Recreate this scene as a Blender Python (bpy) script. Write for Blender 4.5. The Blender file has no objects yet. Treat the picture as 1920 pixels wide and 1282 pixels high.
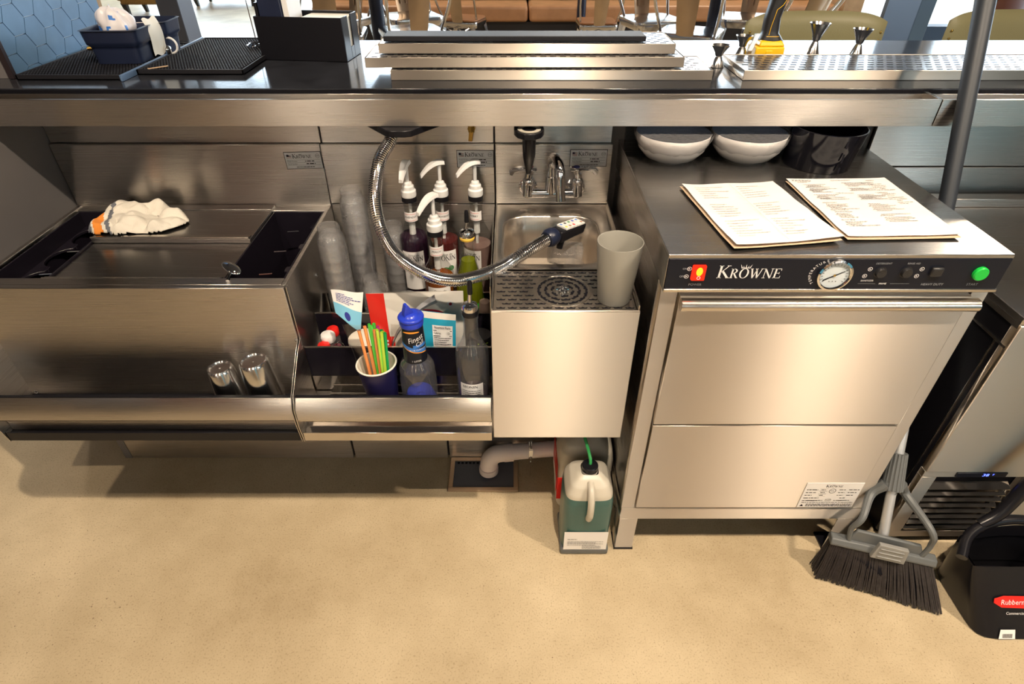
import bpy, math, random
from mathutils import Vector, Matrix, noise
random.seed(7)
PI = math.pi
SC = bpy.context.scene
COL = SC.collection

# ------------------------------------------------------------------ camera
CAM_H = 1.43
cam_d = bpy.data.cameras.new('camera')
cam = bpy.data.objects.new('camera', cam_d)
COL.objects.link(cam)
cam_d.sensor_width = 36.0
cam_d.lens = 1100.0 / 1920.0 * 36.0
cam_d.shift_x = 2.0 / 1920.0
cam_d.clip_start = 0.05
cam.location = (0, 0, CAM_H)
cam.rotation_euler = (PI/2 - math.atan(841/1100.), 0, 0)
SC.camera = cam

# ------------------------------------------------------------------ view
SC.view_settings.view_transform = 'Standard'
SC.view_settings.look = 'None'
SC.view_settings.exposure = 0.14
SC.view_settings.gamma = 1
SC.view_settings.use_curve_mapping = False
SC.cycles.max_bounces = 10
SC.cycles.glossy_bounces = 5
SC.cycles.diffuse_bounces = 4
SC.cycles.transparent_max_bounces = 40
SC.cycles.transmission_bounces = 6
SC.cycles.caustics_reflective = False
SC.cycles.caustics_refractive = False
SC.cycles.sample_clamp_indirect = 6.0

# ------------------------------------------------------------------ daylight outside
W = bpy.data.worlds.new('overcast_sky'); SC.world = W
W.use_nodes = True
bgn = W.node_tree.nodes['Background']
bgn.inputs[0].default_value = (0.72, 0.86, 1.0, 1)
bgn.inputs[1].default_value = 12.0

def portal(loc, rot, sx, sy):
    l = bpy.data.lights.new('window_portal', 'AREA')
    l.shape = 'RECTANGLE'; l.size = sx; l.size_y = sy
    l.cycles.is_portal = True
    o = bpy.data.objects.new('window_portal', l); COL.objects.link(o)
    o.location = loc; o.rotation_euler = rot
    return o
portal((-3.6, 12.45, 1.9), (-PI/2, 0, 0), 6.6, 3.4)
portal((4.0, 12.45, 1.9), (-PI/2, 0, 0), 7.6, 3.4)
portal((7.95, 8.4, 1.9), (0, PI/2, 0), 3.2, 8.0)

# ceiling lamps over the aisle (each lamp: warm spot, its fixture is built below)
LAMPS = [(-1.15, 0.10, 85), (0.32, 0.05, 270)] + [(1.90 + 0.032*k, -0.05, 42) for k in range(6)]
for (lx, ly, lp) in LAMPS:
    l = bpy.data.lights.new('aisle_spot', 'SPOT')
    l.energy = lp; l.color = (1.0, 0.82, 0.62); l.spot_size = math.radians(110); l.spot_blend = 0.6
    l.shadow_soft_size = 0.035 if lp > 60 else 0.010
    o = bpy.data.objects.new('aisle_spot', l); COL.objects.link(o)
    o.location = (lx, ly, 3.1); o.rotation_euler = (math.radians(8), 0, 0)
ROOM = [(-3.0, 4.5, 80), (0.5, 4.5, 90), (4.0, 4.5, 90), (0.0, -1.0, 1.5), (2.6, -0.6, 2), (-2.6, -0.6, 1.5), (-1.5, 8.0, 130), (2.5, 8.0, 130)]  # unseen pendants added as warm fill for the room
for (lx, ly, lp) in ROOM:
    l = bpy.data.lights.new('pendant_fill', 'POINT')
    l.energy = lp; l.color = (1.0, 0.82, 0.62); l.shadow_soft_size = 0.08
    o = bpy.data.objects.new('pendant_fill', l); COL.objects.link(o)
    o.location = (lx, ly, 2.62)

# ================================================================== materials
def nmat(name):
    m = bpy.data.materials.new(name); m.use_nodes = True
    nt = m.node_tree; nt.nodes.clear()
    out = nt.nodes.new('ShaderNodeOutputMaterial')
    return m, nt, out
def N(nt, t, **kw):
    n = nt.nodes.new(t)
    for k, v in kw.items():
        if k in n.inputs: n.inputs[k].default_value = v
        else: setattr(n, k, v)
    return n
def c4(c): return (c[0], c[1], c[2], 1)
def prin(nt, out, col, rough=0.5, metal=0.0, **kw):
    b = nt.nodes.new('ShaderNodeBsdfPrincipled')
    b.inputs['Base Color'].default_value = c4(col)
    b.inputs['Roughness'].default_value = rough
    b.inputs['Metallic'].default_value = metal
    for k, v in kw.items(): b.inputs[k].default_value = v
    nt.links.new(b.outputs[0], out.inputs[0])
    return b
def plain(name, col, rough=0.5, metal=0.0, bump=0, bscale=200, var=0, vscale=8, **kw):
    m, nt, out = nmat(name)
    b = prin(nt, out, col, rough, metal, **kw)
    tc = N(nt, 'ShaderNodeTexCoord')
    if var:
        no = N(nt, 'ShaderNodeTexNoise'); no.inputs['Scale'].default_value = vscale; no.inputs['Detail'].default_value = 4
        nt.links.new(tc.outputs['Object'], no.inputs['Vector'])
        r = N(nt, 'ShaderNodeValToRGB')
        r.color_ramp.elements[0].position = 0.3; r.color_ramp.elements[1].position = 0.7
        r.color_ramp.elements[0].color = c4([max(0, x*(1-var)) for x in col]); r.color_ramp.elements[1].color = c4([min(1, x*(1+var)) for x in col])
        nt.links.new(no.outputs[0], r.inputs[0]); nt.links.new(r.outputs[0], b.inputs['Base Color'])
    if bump:
        no = N(nt, 'ShaderNodeTexNoise'); no.inputs['Scale'].default_value = bscale
        nt.links.new(tc.outputs['Object'], no.inputs['Vector'])
        bp = N(nt, 'ShaderNodeBump'); bp.inputs['Strength'].default_value = bump; bp.inputs['Distance'].default_value = 0.002
        nt.links.new(no.outputs[0], bp.inputs['Height']); nt.links.new(bp.outputs[0], b.inputs['Normal'])
    return m
def steel(name, col=(0.60, 0.565, 0.53), rough=0.28, aniso=0.94, grain=(4, 1400, 1400), wav=0.10, axis='X', scr=0.03):
    m, nt, out = nmat(name)
    b = prin(nt, out, col, rough, 1.0)
    b.inputs['Anisotropic'].default_value = aniso
    tg = N(nt, 'ShaderNodeTangent'); tg.direction_type = 'RADIAL'; tg.axis = axis
    nt.links.new(tg.outputs[0], b.inputs['Tangent'])
    tc = N(nt, 'ShaderNodeTexCoord')
    mp = N(nt, 'ShaderNodeMapping'); mp.inputs['Scale'].default_value = grain
    nt.links.new(tc.outputs['Object'], mp.inputs['Vector'])
    n1 = N(nt, 'ShaderNodeTexNoise'); n1.inputs['Scale'].default_value = 1.0; n1.inputs['Detail'].default_value = 3
    nt.links.new(mp.outputs[0], n1.inputs['Vector'])
    mr = N(nt, 'ShaderNodeMapRange'); mr.inputs['To Min'].default_value = rough*(1-scr*3); mr.inputs['To Max'].default_value = rough*(1+scr*3)
    nt.links.new(n1.outputs[0], mr.inputs[0]); nt.links.new(mr.outputs[0], b.inputs['Roughness'])
    # the sheet is never quite flat
    n2 = N(nt, 'ShaderNodeTexNoise'); n2.inputs['Scale'].default_value = 3.2; n2.inputs['Detail'].default_value = 1.5
    nt.links.new(tc.outputs['Object'], n2.inputs['Vector'])
    b1 = N(nt, 'ShaderNodeBump'); b1.inputs['Strength'].default_value = wav; b1.inputs['Distance'].default_value = 0.012
    nt.links.new(n2.outputs[0], b1.inputs['Height'])
    b2 = N(nt, 'ShaderNodeBump'); b2.inputs['Strength'].default_value = scr; b2.inputs['Distance'].default_value = 0.00008
    nt.links.new(n1.outputs[0], b2.inputs['Height']); nt.links.new(b1.outputs[0], b2.inputs['Normal'])
    nt.links.new(b2.outputs[0], b.inputs['Normal'])
    return m
def thin_clear(name, tint=(0.93, 0.94, 0.95), refl=0.5, ior=1.5, rough=0.03, haze=0.0, bump=0):
    m, nt, out = nmat(name)
    t = N(nt, 'ShaderNodeBsdfTransparent'); t.inputs[0].default_value = c4(tint)
    g = N(nt, 'ShaderNodeBsdfGlossy'); g.inputs['Roughness'].default_value = rough
    if bump:
        tcb = N(nt, 'ShaderNodeTexCoord'); nb = N(nt, 'ShaderNodeTexNoise'); nb.inputs['Scale'].default_value = 90
        nt.links.new(tcb.outputs['Object'], nb.inputs['Vector'])
        bb_ = N(nt, 'ShaderNodeBump'); bb_.inputs['Strength'].default_value = bump; bb_.inputs['Distance'].default_value = 0.004
        nt.links.new(nb.outputs[0], bb_.inputs['Height']); nt.links.new(bb_.outputs[0], g.inputs['Normal'])
    lw = N(nt, 'ShaderNodeLayerWeight'); lw.inputs['Blend'].default_value = 0.30
    pw = N(nt, 'ShaderNodeMath', operation='POWER'); pw.inputs[1].default_value = 1.6
    nt.links.new(lw.outputs['Facing'], pw.inputs[0])
    mu = N(nt, 'ShaderNodeMath', operation='MULTIPLY_ADD'); mu.inputs[1].default_value = refl; mu.inputs[2].default_value = 0.05
    mu.use_clamp = True
    nt.links.new(pw.outputs[0], mu.inputs[0])
    mx = N(nt, 'ShaderNodeMixShader')
    nt.links.new(mu.outputs[0], mx.inputs[0]); nt.links.new(t.outputs[0], mx.inputs[1]); nt.links.new(g.outputs[0], mx.inputs[2])
    if haze:
        df = N(nt, 'ShaderNodeBsdfDiffuse'); df.inputs[0].default_value = (0.9, 0.9, 0.92, 1)  # pale share in the colour stands in for glints and reflected light
        mh = N(nt, 'ShaderNodeMixShader'); mh.inputs[0].default_value = haze
        nt.links.new(mx.outputs[0], mh.inputs[1]); nt.links.new(df.outputs[0], mh.inputs[2]); mx = mh
    nt.links.new(mx.outputs[0], out.inputs[0])
    return m
def liquid(name, col, body=0.35):
    m, nt, out = nmat(name)
    t = N(nt, 'ShaderNodeBsdfTransparent'); t.inputs[0].default_value = c4(col)
    d = N(nt, 'ShaderNodeBsdfPrincipled'); d.inputs['Base Color'].default_value = c4(col); d.inputs['Roughness'].default_value = 0.08
    mx = N(nt, 'ShaderNodeMixShader'); mx.inputs[0].default_value = body
    nt.links.new(t.outputs[0], mx.inputs[1]); nt.links.new(d.outputs[0], mx.inputs[2])
    nt.links.new(mx.outputs[0], out.inputs[0])
    return m
def emis(name, col, st):
    m, nt, out = nmat(name)
    e = N(nt, 'ShaderNodeEmission'); e.inputs[0].default_value = c4(col); e.inputs[1].default_value = st
    nt.links.new(e.outputs[0], out.inputs[0]); return m
def concrete():
    m, nt, out = nmat('polished_concrete')
    b = prin(nt, out, (0.5, 0.42, 0.3), 0.42)
    tc = N(nt, 'ShaderNodeTexCoord')
    def noi(s, d, r=0.55):
        n = N(nt, 'ShaderNodeTexNoise'); n.inputs['Scale'].default_value = s; n.inputs['Detail'].default_value = d; n.inputs['Roughness'].default_value = r
        nt.links.new(tc.outputs['Object'], n.inputs['Vector']); return n
    n1 = noi(1.8, 8, 0.65)
    r1 = N(nt, 'ShaderNodeValToRGB')
    e = r1.color_ramp.elements; e[0].position = 0.36; e[0].color = (0.44, 0.345, 0.215, 1); e[1].position = 0.66; e[1].color = (0.66, 0.545, 0.37, 1)
    nt.links.new(n1.outputs[0], r1.inputs[0])
    n2 = noi(230, 5)
    r2 = N(nt, 'ShaderNodeValToRGB'); e = r2.color_ramp.elements; e[0].position = 0.28; e[0].color = (0.66, 0.62, 0.58, 1); e[1].position = 0.46; e[1].color = (1, 1, 1, 1)
    nt.links.new(n2.outputs[0], r2.inputs[0])
    mu = N(nt, 'ShaderNodeMix', data_type='RGBA', blend_type='MULTIPLY'); mu.inputs[0].default_value = 1
    nt.links.new(r1.outputs[0], mu.inputs[6]); nt.links.new(r2.outputs[0], mu.inputs[7])
    # pits, clustered
    vo = N(nt, 'ShaderNodeTexVoronoi'); vo.inputs['Scale'].default_value = 85
    nt.links.new(tc.outputs['Object'], vo.inputs['Vector'])
    n3 = noi(2.2, 4)
    mm = N(nt, 'ShaderNodeMath', operation='MULTIPLY'); mm.inputs[1].default_value = 0.44
    nt.links.new(n3.outputs[0], mm.inputs[0])
    ad = N(nt, 'ShaderNodeMath', operation='SUBTRACT'); ad.inputs[1].default_value = 0.13
    nt.links.new(mm.outputs[0], ad.inputs[0])
    lt = N(nt, 'ShaderNodeMath', operation='LESS_THAN')
    nt.links.new(vo.outputs[0], lt.inputs[0]); nt.links.new(ad.outputs[0], lt.inputs[1])
    n4 = noi(60, 2); gt = N(nt, 'ShaderNodeMath', operation='GREATER_THAN'); gt.inputs[1].default_value = 0.56
    nt.links.new(n4.outputs[0], gt.inputs[0])
    an = N(nt, 'ShaderNodeMath', operation='MULTIPLY'); nt.links.new(lt.outputs[0], an.inputs[0]); nt.links.new(gt.outputs[0], an.inputs[1])
    mx = N(nt, 'ShaderNodeMix', data_type='RGBA'); nt.links.new(an.outputs[0], mx.inputs[0]); nt.links.new(mu.outputs[2], mx.inputs[6]); mx.inputs[7].default_value = (0.24, 0.17, 0.11, 1)
    nt.links.new(mx.outputs[2], b.inputs['Base Color'])
    bp = N(nt, 'ShaderNodeBump'); bp.inputs['Strength'].default_value = 0.25; bp.inputs['Distance'].default_value = 0.002
    nt.links.new(n2.outputs[0], bp.inputs['Height']); nt.links.new(bp.outputs[0], b.inputs['Normal'])
    return m

M = {}
M['concrete'] = concrete()
M['steel'] = steel('brushed_steel')
M['steel_flat'] = steel('brushed_steel_flat', col=(0.64, 0.575, 0.50), wav=0.05, rough=0.43, aniso=1.0)
M['steel_top'] = steel('worn_steel_top', col=(0.52, 0.50, 0.48), rough=0.26, aniso=0.5, wav=0.12, scr=0.05)
M['steel_y'] = steel('brushed_steel_side', axis='Y', grain=(1400, 4, 1400), wav=0.10)
M['satin'] = plain('satin_steel', (0.64, 0.60, 0.55), 0.25, 1.0, var=0.06)
M['tin'] = plain('tin_steel', (0.80, 0.79, 0.78), 0.17, 1.0)
M['chrome'] = plain('chrome', (0.82, 0.82, 0.83), 0.06, 1.0)
M['dark_metal'] = plain('black_metal', (0.018, 0.018, 0.02), 0.35, 0.0, var=0.2)
M['bar_top'] = plain('dark_honed_stone', (0.022, 0.024, 0.03), 0.13, 0.0, var=0.35, vscale=14, bump=0.03, bscale=90)
M['black_plastic'] = plain('black_plastic', (0.008, 0.008, 0.011), 0.28, **{'Specular IOR Level': 0.3})
M['gloss_black'] = plain('glossy_black', (0.005, 0.005, 0.008), 0.10)
M['steel_sink'] = steel('bright_sink_steel', col=(0.74, 0.68, 0.61), rough=0.25, aniso=0.4, wav=0.08)
M['polished'] = plain('polished_steel', (0.62, 0.58, 0.54), 0.12, 1.0)
M['well'] = plain('black_abs', (0.012, 0.010, 0.016), 0.22)
M['navy_plastic'] = plain('navy_plastic', (0.012, 0.018, 0.045), 0.35, var=0.15)
M['rubber'] = plain('black_rubber', (0.010, 0.010, 0.014), 0.6, bump=0.3, bscale=300, **{'Specular IOR Level': 0.3})
M['panel_black'] = plain('control_black', (0.008, 0.010, 0.018), 0.3, **{'Specular IOR Level': 0.25})
M['white'] = plain('white_plastic', (0.80, 0.80, 0.80), 0.35)
M['label_white'] = plain('label_white', (0.88, 0.87, 0.87), 0.45)
M['paper'] = plain('paper', (0.76, 0.74, 0.73), 0.8, var=0.02, vscale=30)
M['kraft'] = plain('kraft_paper', (0.62, 0.46, 0.32), 0.8)
M['ink'] = plain('ink', (0.008, 0.008, 0.012), 0.7, **{'Specular IOR Level': 0.1})
M['ink_grey'] = plain('faded_ink', (0.045, 0.045, 0.05), 0.7)
M['ink_pale'] = plain('pale_pencil', (0.36, 0.355, 0.35), 0.8)
M['white_ink'] = plain('white_print', (0.8, 0.8, 0.82), 0.5)
M['grey_ink'] = plain('grey_print', (0.30, 0.32, 0.36), 0.5)
M['red'] = plain('red_plastic', (0.72, 0.02, 0.015), 0.3)
M['red_foil'] = plain('red_foil', (0.75, 0.03, 0.02), 0.22, bump=0.4, bscale=25)
M['white_foil'] = plain('white_foil', (0.80, 0.77, 0.72), 0.28, bump=0.4, bscale=25)
M['grey_foil'] = plain('silver_foil', (0.45, 0.46, 0.49), 0.3, 0.5, bump=0.4, bscale=25)
M['teal_foil'] = plain('blue_foil', (0.02, 0.36, 0.58), 0.25, bump=0.4, bscale=25)
M['deep_blue_foil'] = plain('deep_blue_foil', (0.02, 0.16, 0.50), 0.25)
M['sky_foil'] = plain('sky_blue_wrap', (0.22, 0.56, 0.80), 0.3)
M['crimson'] = plain('crimson_print', (0.40, 0.01, 0.03), 0.35)
M['green_print'] = plain('green_print', (0.05, 0.25, 0.08), 0.5)
M['yellow_print'] = plain('yellow_print', (0.85, 0.55, 0.08), 0.5)
M['orange_print'] = plain('orange_print', (0.90, 0.35, 0.04), 0.4)
M['blue_print'] = plain('blue_print', (0.04, 0.20, 0.65), 0.4)
M['flag_blue'] = plain('flag_blue', (0.03, 0.04, 0.30), 0.5)
M['cap_blue'] = plain('cobalt_plastic', (0.02, 0.05, 0.55), 0.28)
M['cup_navy'] = plain('navy_paper_cup', (0.014, 0.012, 0.06), 0.35)
M['cream'] = plain('cream_paper', (0.82, 0.80, 0.72), 0.6)
M['straw_green'] = plain('green_straw', (0.12, 0.72, 0.10), 0.3)
M['straw_lime'] = plain('lime_straw', (0.55, 0.80, 0.08), 0.3)
M['straw_orange'] = plain('orange_straw', (0.95, 0.36, 0.12), 0.3)
M['straw_pink'] = plain('magenta_straw', (0.60, 0.04, 0.30), 0.3)
M['straw_emerald'] = plain('emerald_straw', (0.02, 0.50, 0.14), 0.3)
M['clear'] = thin_clear('clear_plastic', (0.996, 0.996, 0.998), 1.0, rough=0.04, haze=0.06, bump=0.35)
M['glass_hazy'] = thin_clear('hazy_bottle_plastic', (0.86, 0.88, 0.90), 0.7, haze=0.05)
M['glass'] = thin_clear('bottle_glass', (0.90, 0.91, 0.90), 0.5)
M['film'] = thin_clear('cling_film', (0.97, 0.97, 0.98), 1.0, 1.45, 0.10, haze=0.09, bump=0.5)
M['bag_film'] = thin_clear('sleeve_film', (0.96, 0.94, 0.92), 0.7, 1.4, 0.15)
M['lq_purple'] = liquid('purple_syrup', (0.03, 0.012, 0.03), 0.85)
M['lq_red'] = liquid('red_syrup', (0.16, 0.03, 0.03), 0.6)
M['lq_amber'] = liquid('amber_syrup', (0.55, 0.16, 0.03), 0.45)
M['lq_pink'] = liquid('pale_pink_syrup', (0.62, 0.42, 0.38), 0.4)
M['lq_green'] = liquid('lime_green_juice', (0.36, 0.42, 0.01), 0.4)
M['lq_blue'] = liquid('blue_syrup', (0.02, 0.05, 0.55), 0.6)
M['lq_clear'] = liquid('residue', (0.6, 0.58, 0.57), 0.35)
M['green_label'] = plain('green_label', (0.03, 0.42, 0.04), 0.4)
M['cork'] = plain('brown_cap', (0.22, 0.15, 0.12), 0.6)
M['spice'] = plain('ground_spice', (0.22, 0.02, 0.05), 0.8)
M['grey_cup'] = plain('stone_grey_plastic', (0.33, 0.32, 0.285), 0.5, var=0.03)
M['cloth'] = plain('terry_cloth', (0.80, 0.75, 0.66), 0.95, bump=0.8, bscale=500)
M['cloth_orange'] = plain('orange_stripe', (0.85, 0.28, 0.04), 0.95, bump=0.8, bscale=500)
M['cloth_dark'] = plain('grey_stain', (0.16, 0.17, 0.20), 0.95, bump=0.8, bscale=500)
M['bowl_white'] = plain('white_glaze', (0.78, 0.75, 0.72), 0.22)
M['bowl_blue'] = plain('slate_glaze', (0.36, 0.43, 0.56), 0.25)
M['pvc'] = plain('white_pvc', (0.84, 0.76, 0.75), 0.4)
M['jug'] = plain('milky_plastic', (0.56, 0.52, 0.44), 0.35)
M['bag_white'] = plain('crinkled_white_film', (0.74, 0.72, 0.76), 0.3, bump=0.5, bscale=60)
M['jug_liq'] = plain('green_filled_plastic', (0.05, 0.13, 0.12), 0.28)
M['tube_green'] = plain('green_hose', (0.03, 0.30, 0.08), 0.2)
M['grey_plastic'] = plain('grey_plastic', (0.12, 0.13, 0.135), 0.45)
M['lt_grey_plastic'] = plain('light_grey_plastic', (0.26, 0.26, 0.25), 0.5)
M['bristle'] = plain('bristles', (0.030, 0.025, 0.026), 0.6, var=0.3, vscale=120)
M['alu'] = plain('aluminium_tube', (0.70, 0.72, 0.75), 0.25, 0.6)
M['grip'] = plain('charcoal_foam', (0.018, 0.024, 0.034), 0.5)
M['tile'] = plain('blue_grey_tile', (0.10, 0.20, 0.34), 0.35, var=0.1, vscale=20)
M['grout'] = plain('grout', (0.75, 0.82, 0.88), 0.8)
M['wall_grey'] = plain('grey_paint', (0.16, 0.15, 0.15), 0.5, var=0.05)
M['trim_brown'] = plain('bronze_edge_trim', (0.06, 0.045, 0.05), 0.35, 0.6)
M['wall_paint'] = plain('warm_paint', (0.34, 0.26, 0.20), 0.7)
M['wall_dark'] = plain('dark_brown_paint', (0.07, 0.05, 0.04), 0.7)
M['ceiling'] = plain('dark_ceiling', (0.045, 0.038, 0.034), 0.8)
M['post'] = plain('slate_paint', (0.12, 0.13, 0.16), 0.4)
M['post_blue'] = plain('blue_slate_paint', (0.10, 0.17, 0.30), 0.4)
M['bench'] = plain('tan_leather', (0.55, 0.29, 0.15), 0.45, var=0.1)
M['bench_dark'] = plain('dark_brown_leather', (0.14, 0.05, 0.03), 0.45)
M['bench_green'] = plain('olive_vinyl', (0.22, 0.25, 0.08), 0.5)
M['toe'] = plain('black_toe_kick', (0.015, 0.013, 0.015), 0.5)
M['galv'] = plain('galvanised_steel', (0.62, 0.60, 0.58), 0.2, 1.0, var=0.1)
M['galv_warm'] = plain('aged_galvanised_steel', (0.50, 0.38, 0.27), 0.3, 0.8, var=0.1)
M['wood'] = plain('seat_wood', (0.36, 0.16, 0.07), 0.5)
M['wood_pale'] = plain('pale_wood', (0.52, 0.36, 0.22), 0.5, var=0.15)
M['olive_leather'] = plain('olive_leather', (0.27, 0.25, 0.13), 0.42, bump=0.2, bscale=250)
M['brass'] = plain('brass', (0.62, 0.40, 0.10), 0.25, 1.0)
M['wicker'] = plain('wicker', (0.28, 0.16, 0.04), 0.6, var=0.5, vscale=90)
M['yellow'] = plain('yellow_plastic', (0.95, 0.72, 0.02), 0.35)
M['tool_yellow'] = plain('tool_yellow', (0.85, 0.50, 0.01), 0.35)
M['dial'] = plain('dial_face', (0.62, 0.70, 0.76), 0.2)
M['lamp_red'] = emis('lit_red_switch', (1.0, 0.03, 0.01), 1.4)
M['lamp_orange'] = emis('lit_orange_bulb', (1.0, 0.42, 0.02), 2.0)
M['btn_green'] = plain('green_button', (0.01, 0.52, 0.06), 0.3)
M['led_blue'] = emis('blue_led_digits', (0.08, 0.12, 1.0), 6.0)
M['bulb'] = emis('warm_bulb', (1.0, 0.8, 0.55), 14.0)
M['streak_tube_warm'] = emis('warm_tube', (1.0, 0.86, 0.66), 20.0)  # glow of the tubes added for streaks in the steel
M['streak_tube_cool'] = emis('cool_tube', (0.75, 0.92, 1.0), 14.0)
M['teal_glow'] = emis('teal_panel_glow', (0.18, 0.52, 0.60), 0.6)  # teal glow put behind the camera for reflections in the steel
M['pale_front'] = plain('pale_laminate', (0.62, 0.58, 0.55), 0.5)
M['glass_pane'] = thin_clear('window_glass', (0.96, 0.98, 0.98), 0.4)
M['cab_red'] = plain('redwood_front', (0.20, 0.06, 0.03), 0.4)
M['cab_tan'] = plain('oak_front', (0.24, 0.15, 0.08), 0.4)

# ================================================================== mesh builder
class MB:
    def __init__(s): s.v = []; s.f = []; s.m = []
    def add(s, vs, fs, mi=0, T=None):
        b = len(s.v)
        for p in vs:
            p = Vector(p)
            if T is not None: p = T @ p
            s.v.append(p)
        for f in fs: s.f.append([b+i for i in f]); s.m.append(mi)
        return s
    def box(s, x0, x1, y0, y1, z0, z1, mi=0, T=None):
        v = [(x0,y0,z0),(x1,y0,z0),(x1,y1,z0),(x0,y1,z0),(x0,y0,z1),(x1,y0,z1),(x1,y1,z1),(x0,y1,z1)]
        return s.add(v, [(3,2,1,0),(4,5,6,7),(0,1,5,4),(1,2,6,5),(2,3,7,6),(3,0,4,7)], mi, T)
    def taper(s, c0, a0, b0, c1, a1, b1, mi=0, T=None):
        v = []
        for c, a, b in ((c0,a0,b0),(c1,a1,b1)):
            v += [(c[0]-a,c[1]-b,c[2]),(c[0]+a,c[1]-b,c[2]),(c[0]+a,c[1]+b,c[2]),(c[0]-a,c[1]+b,c[2])]
        return s.add(v, [(3,2,1,0),(4,5,6,7),(0,1,5,4),(1,2,6,5),(2,3,7,6),(3,0,4,7)], mi, T)
    def prism(s, poly, axis, d0, d1, mi=0, T=None):
        # poly of 2D points extruded along axis: x -> (y,z), y -> (x,z), z -> (x,y)
        n = len(poly)
        def mk(p, d):
            if axis == 'x': return (d, p[0], p[1])
            if axis == 'y': return (p[0], d, p[1])
            return (p[0], p[1], d)
        v = [mk(p, d0) for p in poly] + [mk(p, d1) for p in poly]
        fs = [list(range(n))[::-1], [n+i for i in range(n)]] + [[i, (i+1)%n, n+(i+1)%n, n+i] for i in range(n)]
        return s.add(v, fs, mi, T)
    def lathe(s, prof, n=32, c=(0,0,0), mi=0, T=None, mfun=None, a0=0, a1=2*PI):
        full = abs(a1-a0-2*PI) < 1e-6
        m = n if full else n+1
        v = []; fs = []; k = len(prof)
        for i in range(m):
            a = a0 + (a1-a0)*i/n
            for (r, z) in prof: v.append((c[0]+r*math.cos(a), c[1]+r*math.sin(a), c[2]+z))
        b = len(s.v)
        for p in v:
            p = Vector(p); s.v.append(T @ p if T is not None else p)
        for i in range(n):
            j = (i+1) % m
            for q in range(k-1):
                r0, r1 = prof[q][0], prof[q+1][0]
                if r0 < 1e-6 and r1 < 1e-6: continue
                if r0 < 1e-6: f = [b+i*k+q, b+j*k+q+1, b+i*k+q+1]
                elif r1 < 1e-6: f = [b+i*k+q, b+j*k+q, b+i*k+q+1]
                else: f = [b+i*k+q, b+j*k+q, b+j*k+q+1, b+i*k+q+1]
                s.f.append(f); s.m.append(mfun(q, (prof[q][1]+prof[q+1][1])/2) if mfun else mi)
        return s
    def tube(s, pts, r, n=12, caps=True, mi=0, T=None):
        pts = [Vector(p) for p in pts]
        rs = r if isinstance(r, (list, tuple)) else [r]*len(pts)
        b = len(s.v); up = Vector((0,0,1)); prev = None
        for i, p in enumerate(pts):
            t = (pts[min(i+1, len(pts)-1)] - pts[max(i-1, 0)])
            if t.length < 1e-9: t = Vector((0,0,1))
            t.normalize()
            if prev is None:
                u = t.cross(up)
                if u.length < 1e-3: u = t.cross(Vector((1,0,0)))
            else: u = prev - t*prev.dot(t)
            u.normalize(); prev = u; w = t.cross(u)
            for k in range(n):
                a = 2*PI*k/n
                q = p + (u*math.cos(a) + w*math.sin(a))*rs[i]
                s.v.append(T @ q if T is not None else q)
        for i in range(len(pts)-1):
            for k in range(n):
                k2 = (k+1) % n
                s.f.append([b+i*n+k, b+i*n+k2, b+(i+1)*n+k2, b+(i+1)*n+k]); s.m.append(mi)
        if caps:
            s.f.append([b+k for k in range(n)][::-1]); s.m.append(mi)
            e = b+(len(pts)-1)*n
            s.f.append([e+k for k in range(n)]); s.m.append(mi)
        return s
    def cyl(s, p0, p1, r0, r1=None, n=24, mi=0, T=None):
        return s.tube([p0, p1], [r0, r0 if r1 is None else r1], n, True, mi, T)
    def ball(s, c, rx, ry=None, rz=None, n=16, mi=0, T=None):
        ry = rx if ry is None else ry; rz = rx if rz is None else rz
        k = n//2; v = []; fs = []
        for i in range(k+1):
            th = PI*i/k
            for j in range(n):
                ph = 2*PI*j/n
                v.append((c[0]+rx*math.sin(th)*math.cos(ph), c[1]+ry*math.sin(th)*math.sin(ph), c[2]-rz*math.cos(th)))
        for i in range(k):
            for j in range(n):
                j2 = (j+1)%n
                fs.append((i*n+j, i*n+j2, (i+1)*n+j2, (i+1)*n+j))
        return s.add(v, fs, mi, T)
    def grid(s, fn, nu, nv, mi=0, mfun=None, T=None):
        v = []; b = len(s.v)
        for i in range(nu+1):
            for j in range(nv+1):
                p = Vector(fn(i/nu, j/nv)); s.v.append(T @ p if T is not None else p)
        for i in range(nu):
            for j in range(nv):
                a = b+i*(nv+1)+j
                s.f.append([a, a+nv+1, a+nv+2, a+1]); s.m.append(mfun((i+.5)/nu, (j+.5)/nv) if mfun else mi)
        return s
    def sheet(s, fn, nu, nv, th, mi=0, mfun=None):
        # closed sheet: fn gives the top, the underside lies th below it
        s.grid(fn, nu, nv, mi, mfun)
        lo = lambda u, v: Vector(fn(u, v)) - Vector(th)
        s.grid(lo, nu, nv, mi, mfun)
        for e in range(2):
            s.grid(lambda u, v, e=e: (Vector(fn(u, e)) - Vector(th)*v), nu, 1, mi)
            s.grid(lambda u, v, e=e: (Vector(fn(e, u)) - Vector(th)*v), nv, 1, mi)
        return s
    def build(s, name, mats, parent=None, bevel=0, smooth=35, seg=2, off=None):
        me = bpy.data.meshes.new(name)
        o = Vector((0,0,0))
        if parent is not None:
            q = parent
            while q is not None: o += q.location; q = q.parent
        if off is not None: o = Vector(off)
        me.from_pydata([tuple(p - o) for p in s.v], [], s.f)
        if not isinstance(mats, (list, tuple)): mats = [mats]
        for m in mats: me.materials.append(M[m] if isinstance(m, str) else m)
        me.polygons.foreach_set('material_index', s.m)
        me.validate()
        if smooth:
            me.polygons.foreach_set('use_smooth', [True]*len(me.polygons))
            me.set_sharp_from_angle(angle=math.radians(smooth))
        me.update()
        ob = bpy.data.objects.new(name, me); COL.objects.link(ob)
        if off is not None and parent is None: ob.location = off
        if parent is not None: ob.parent = parent
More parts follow.
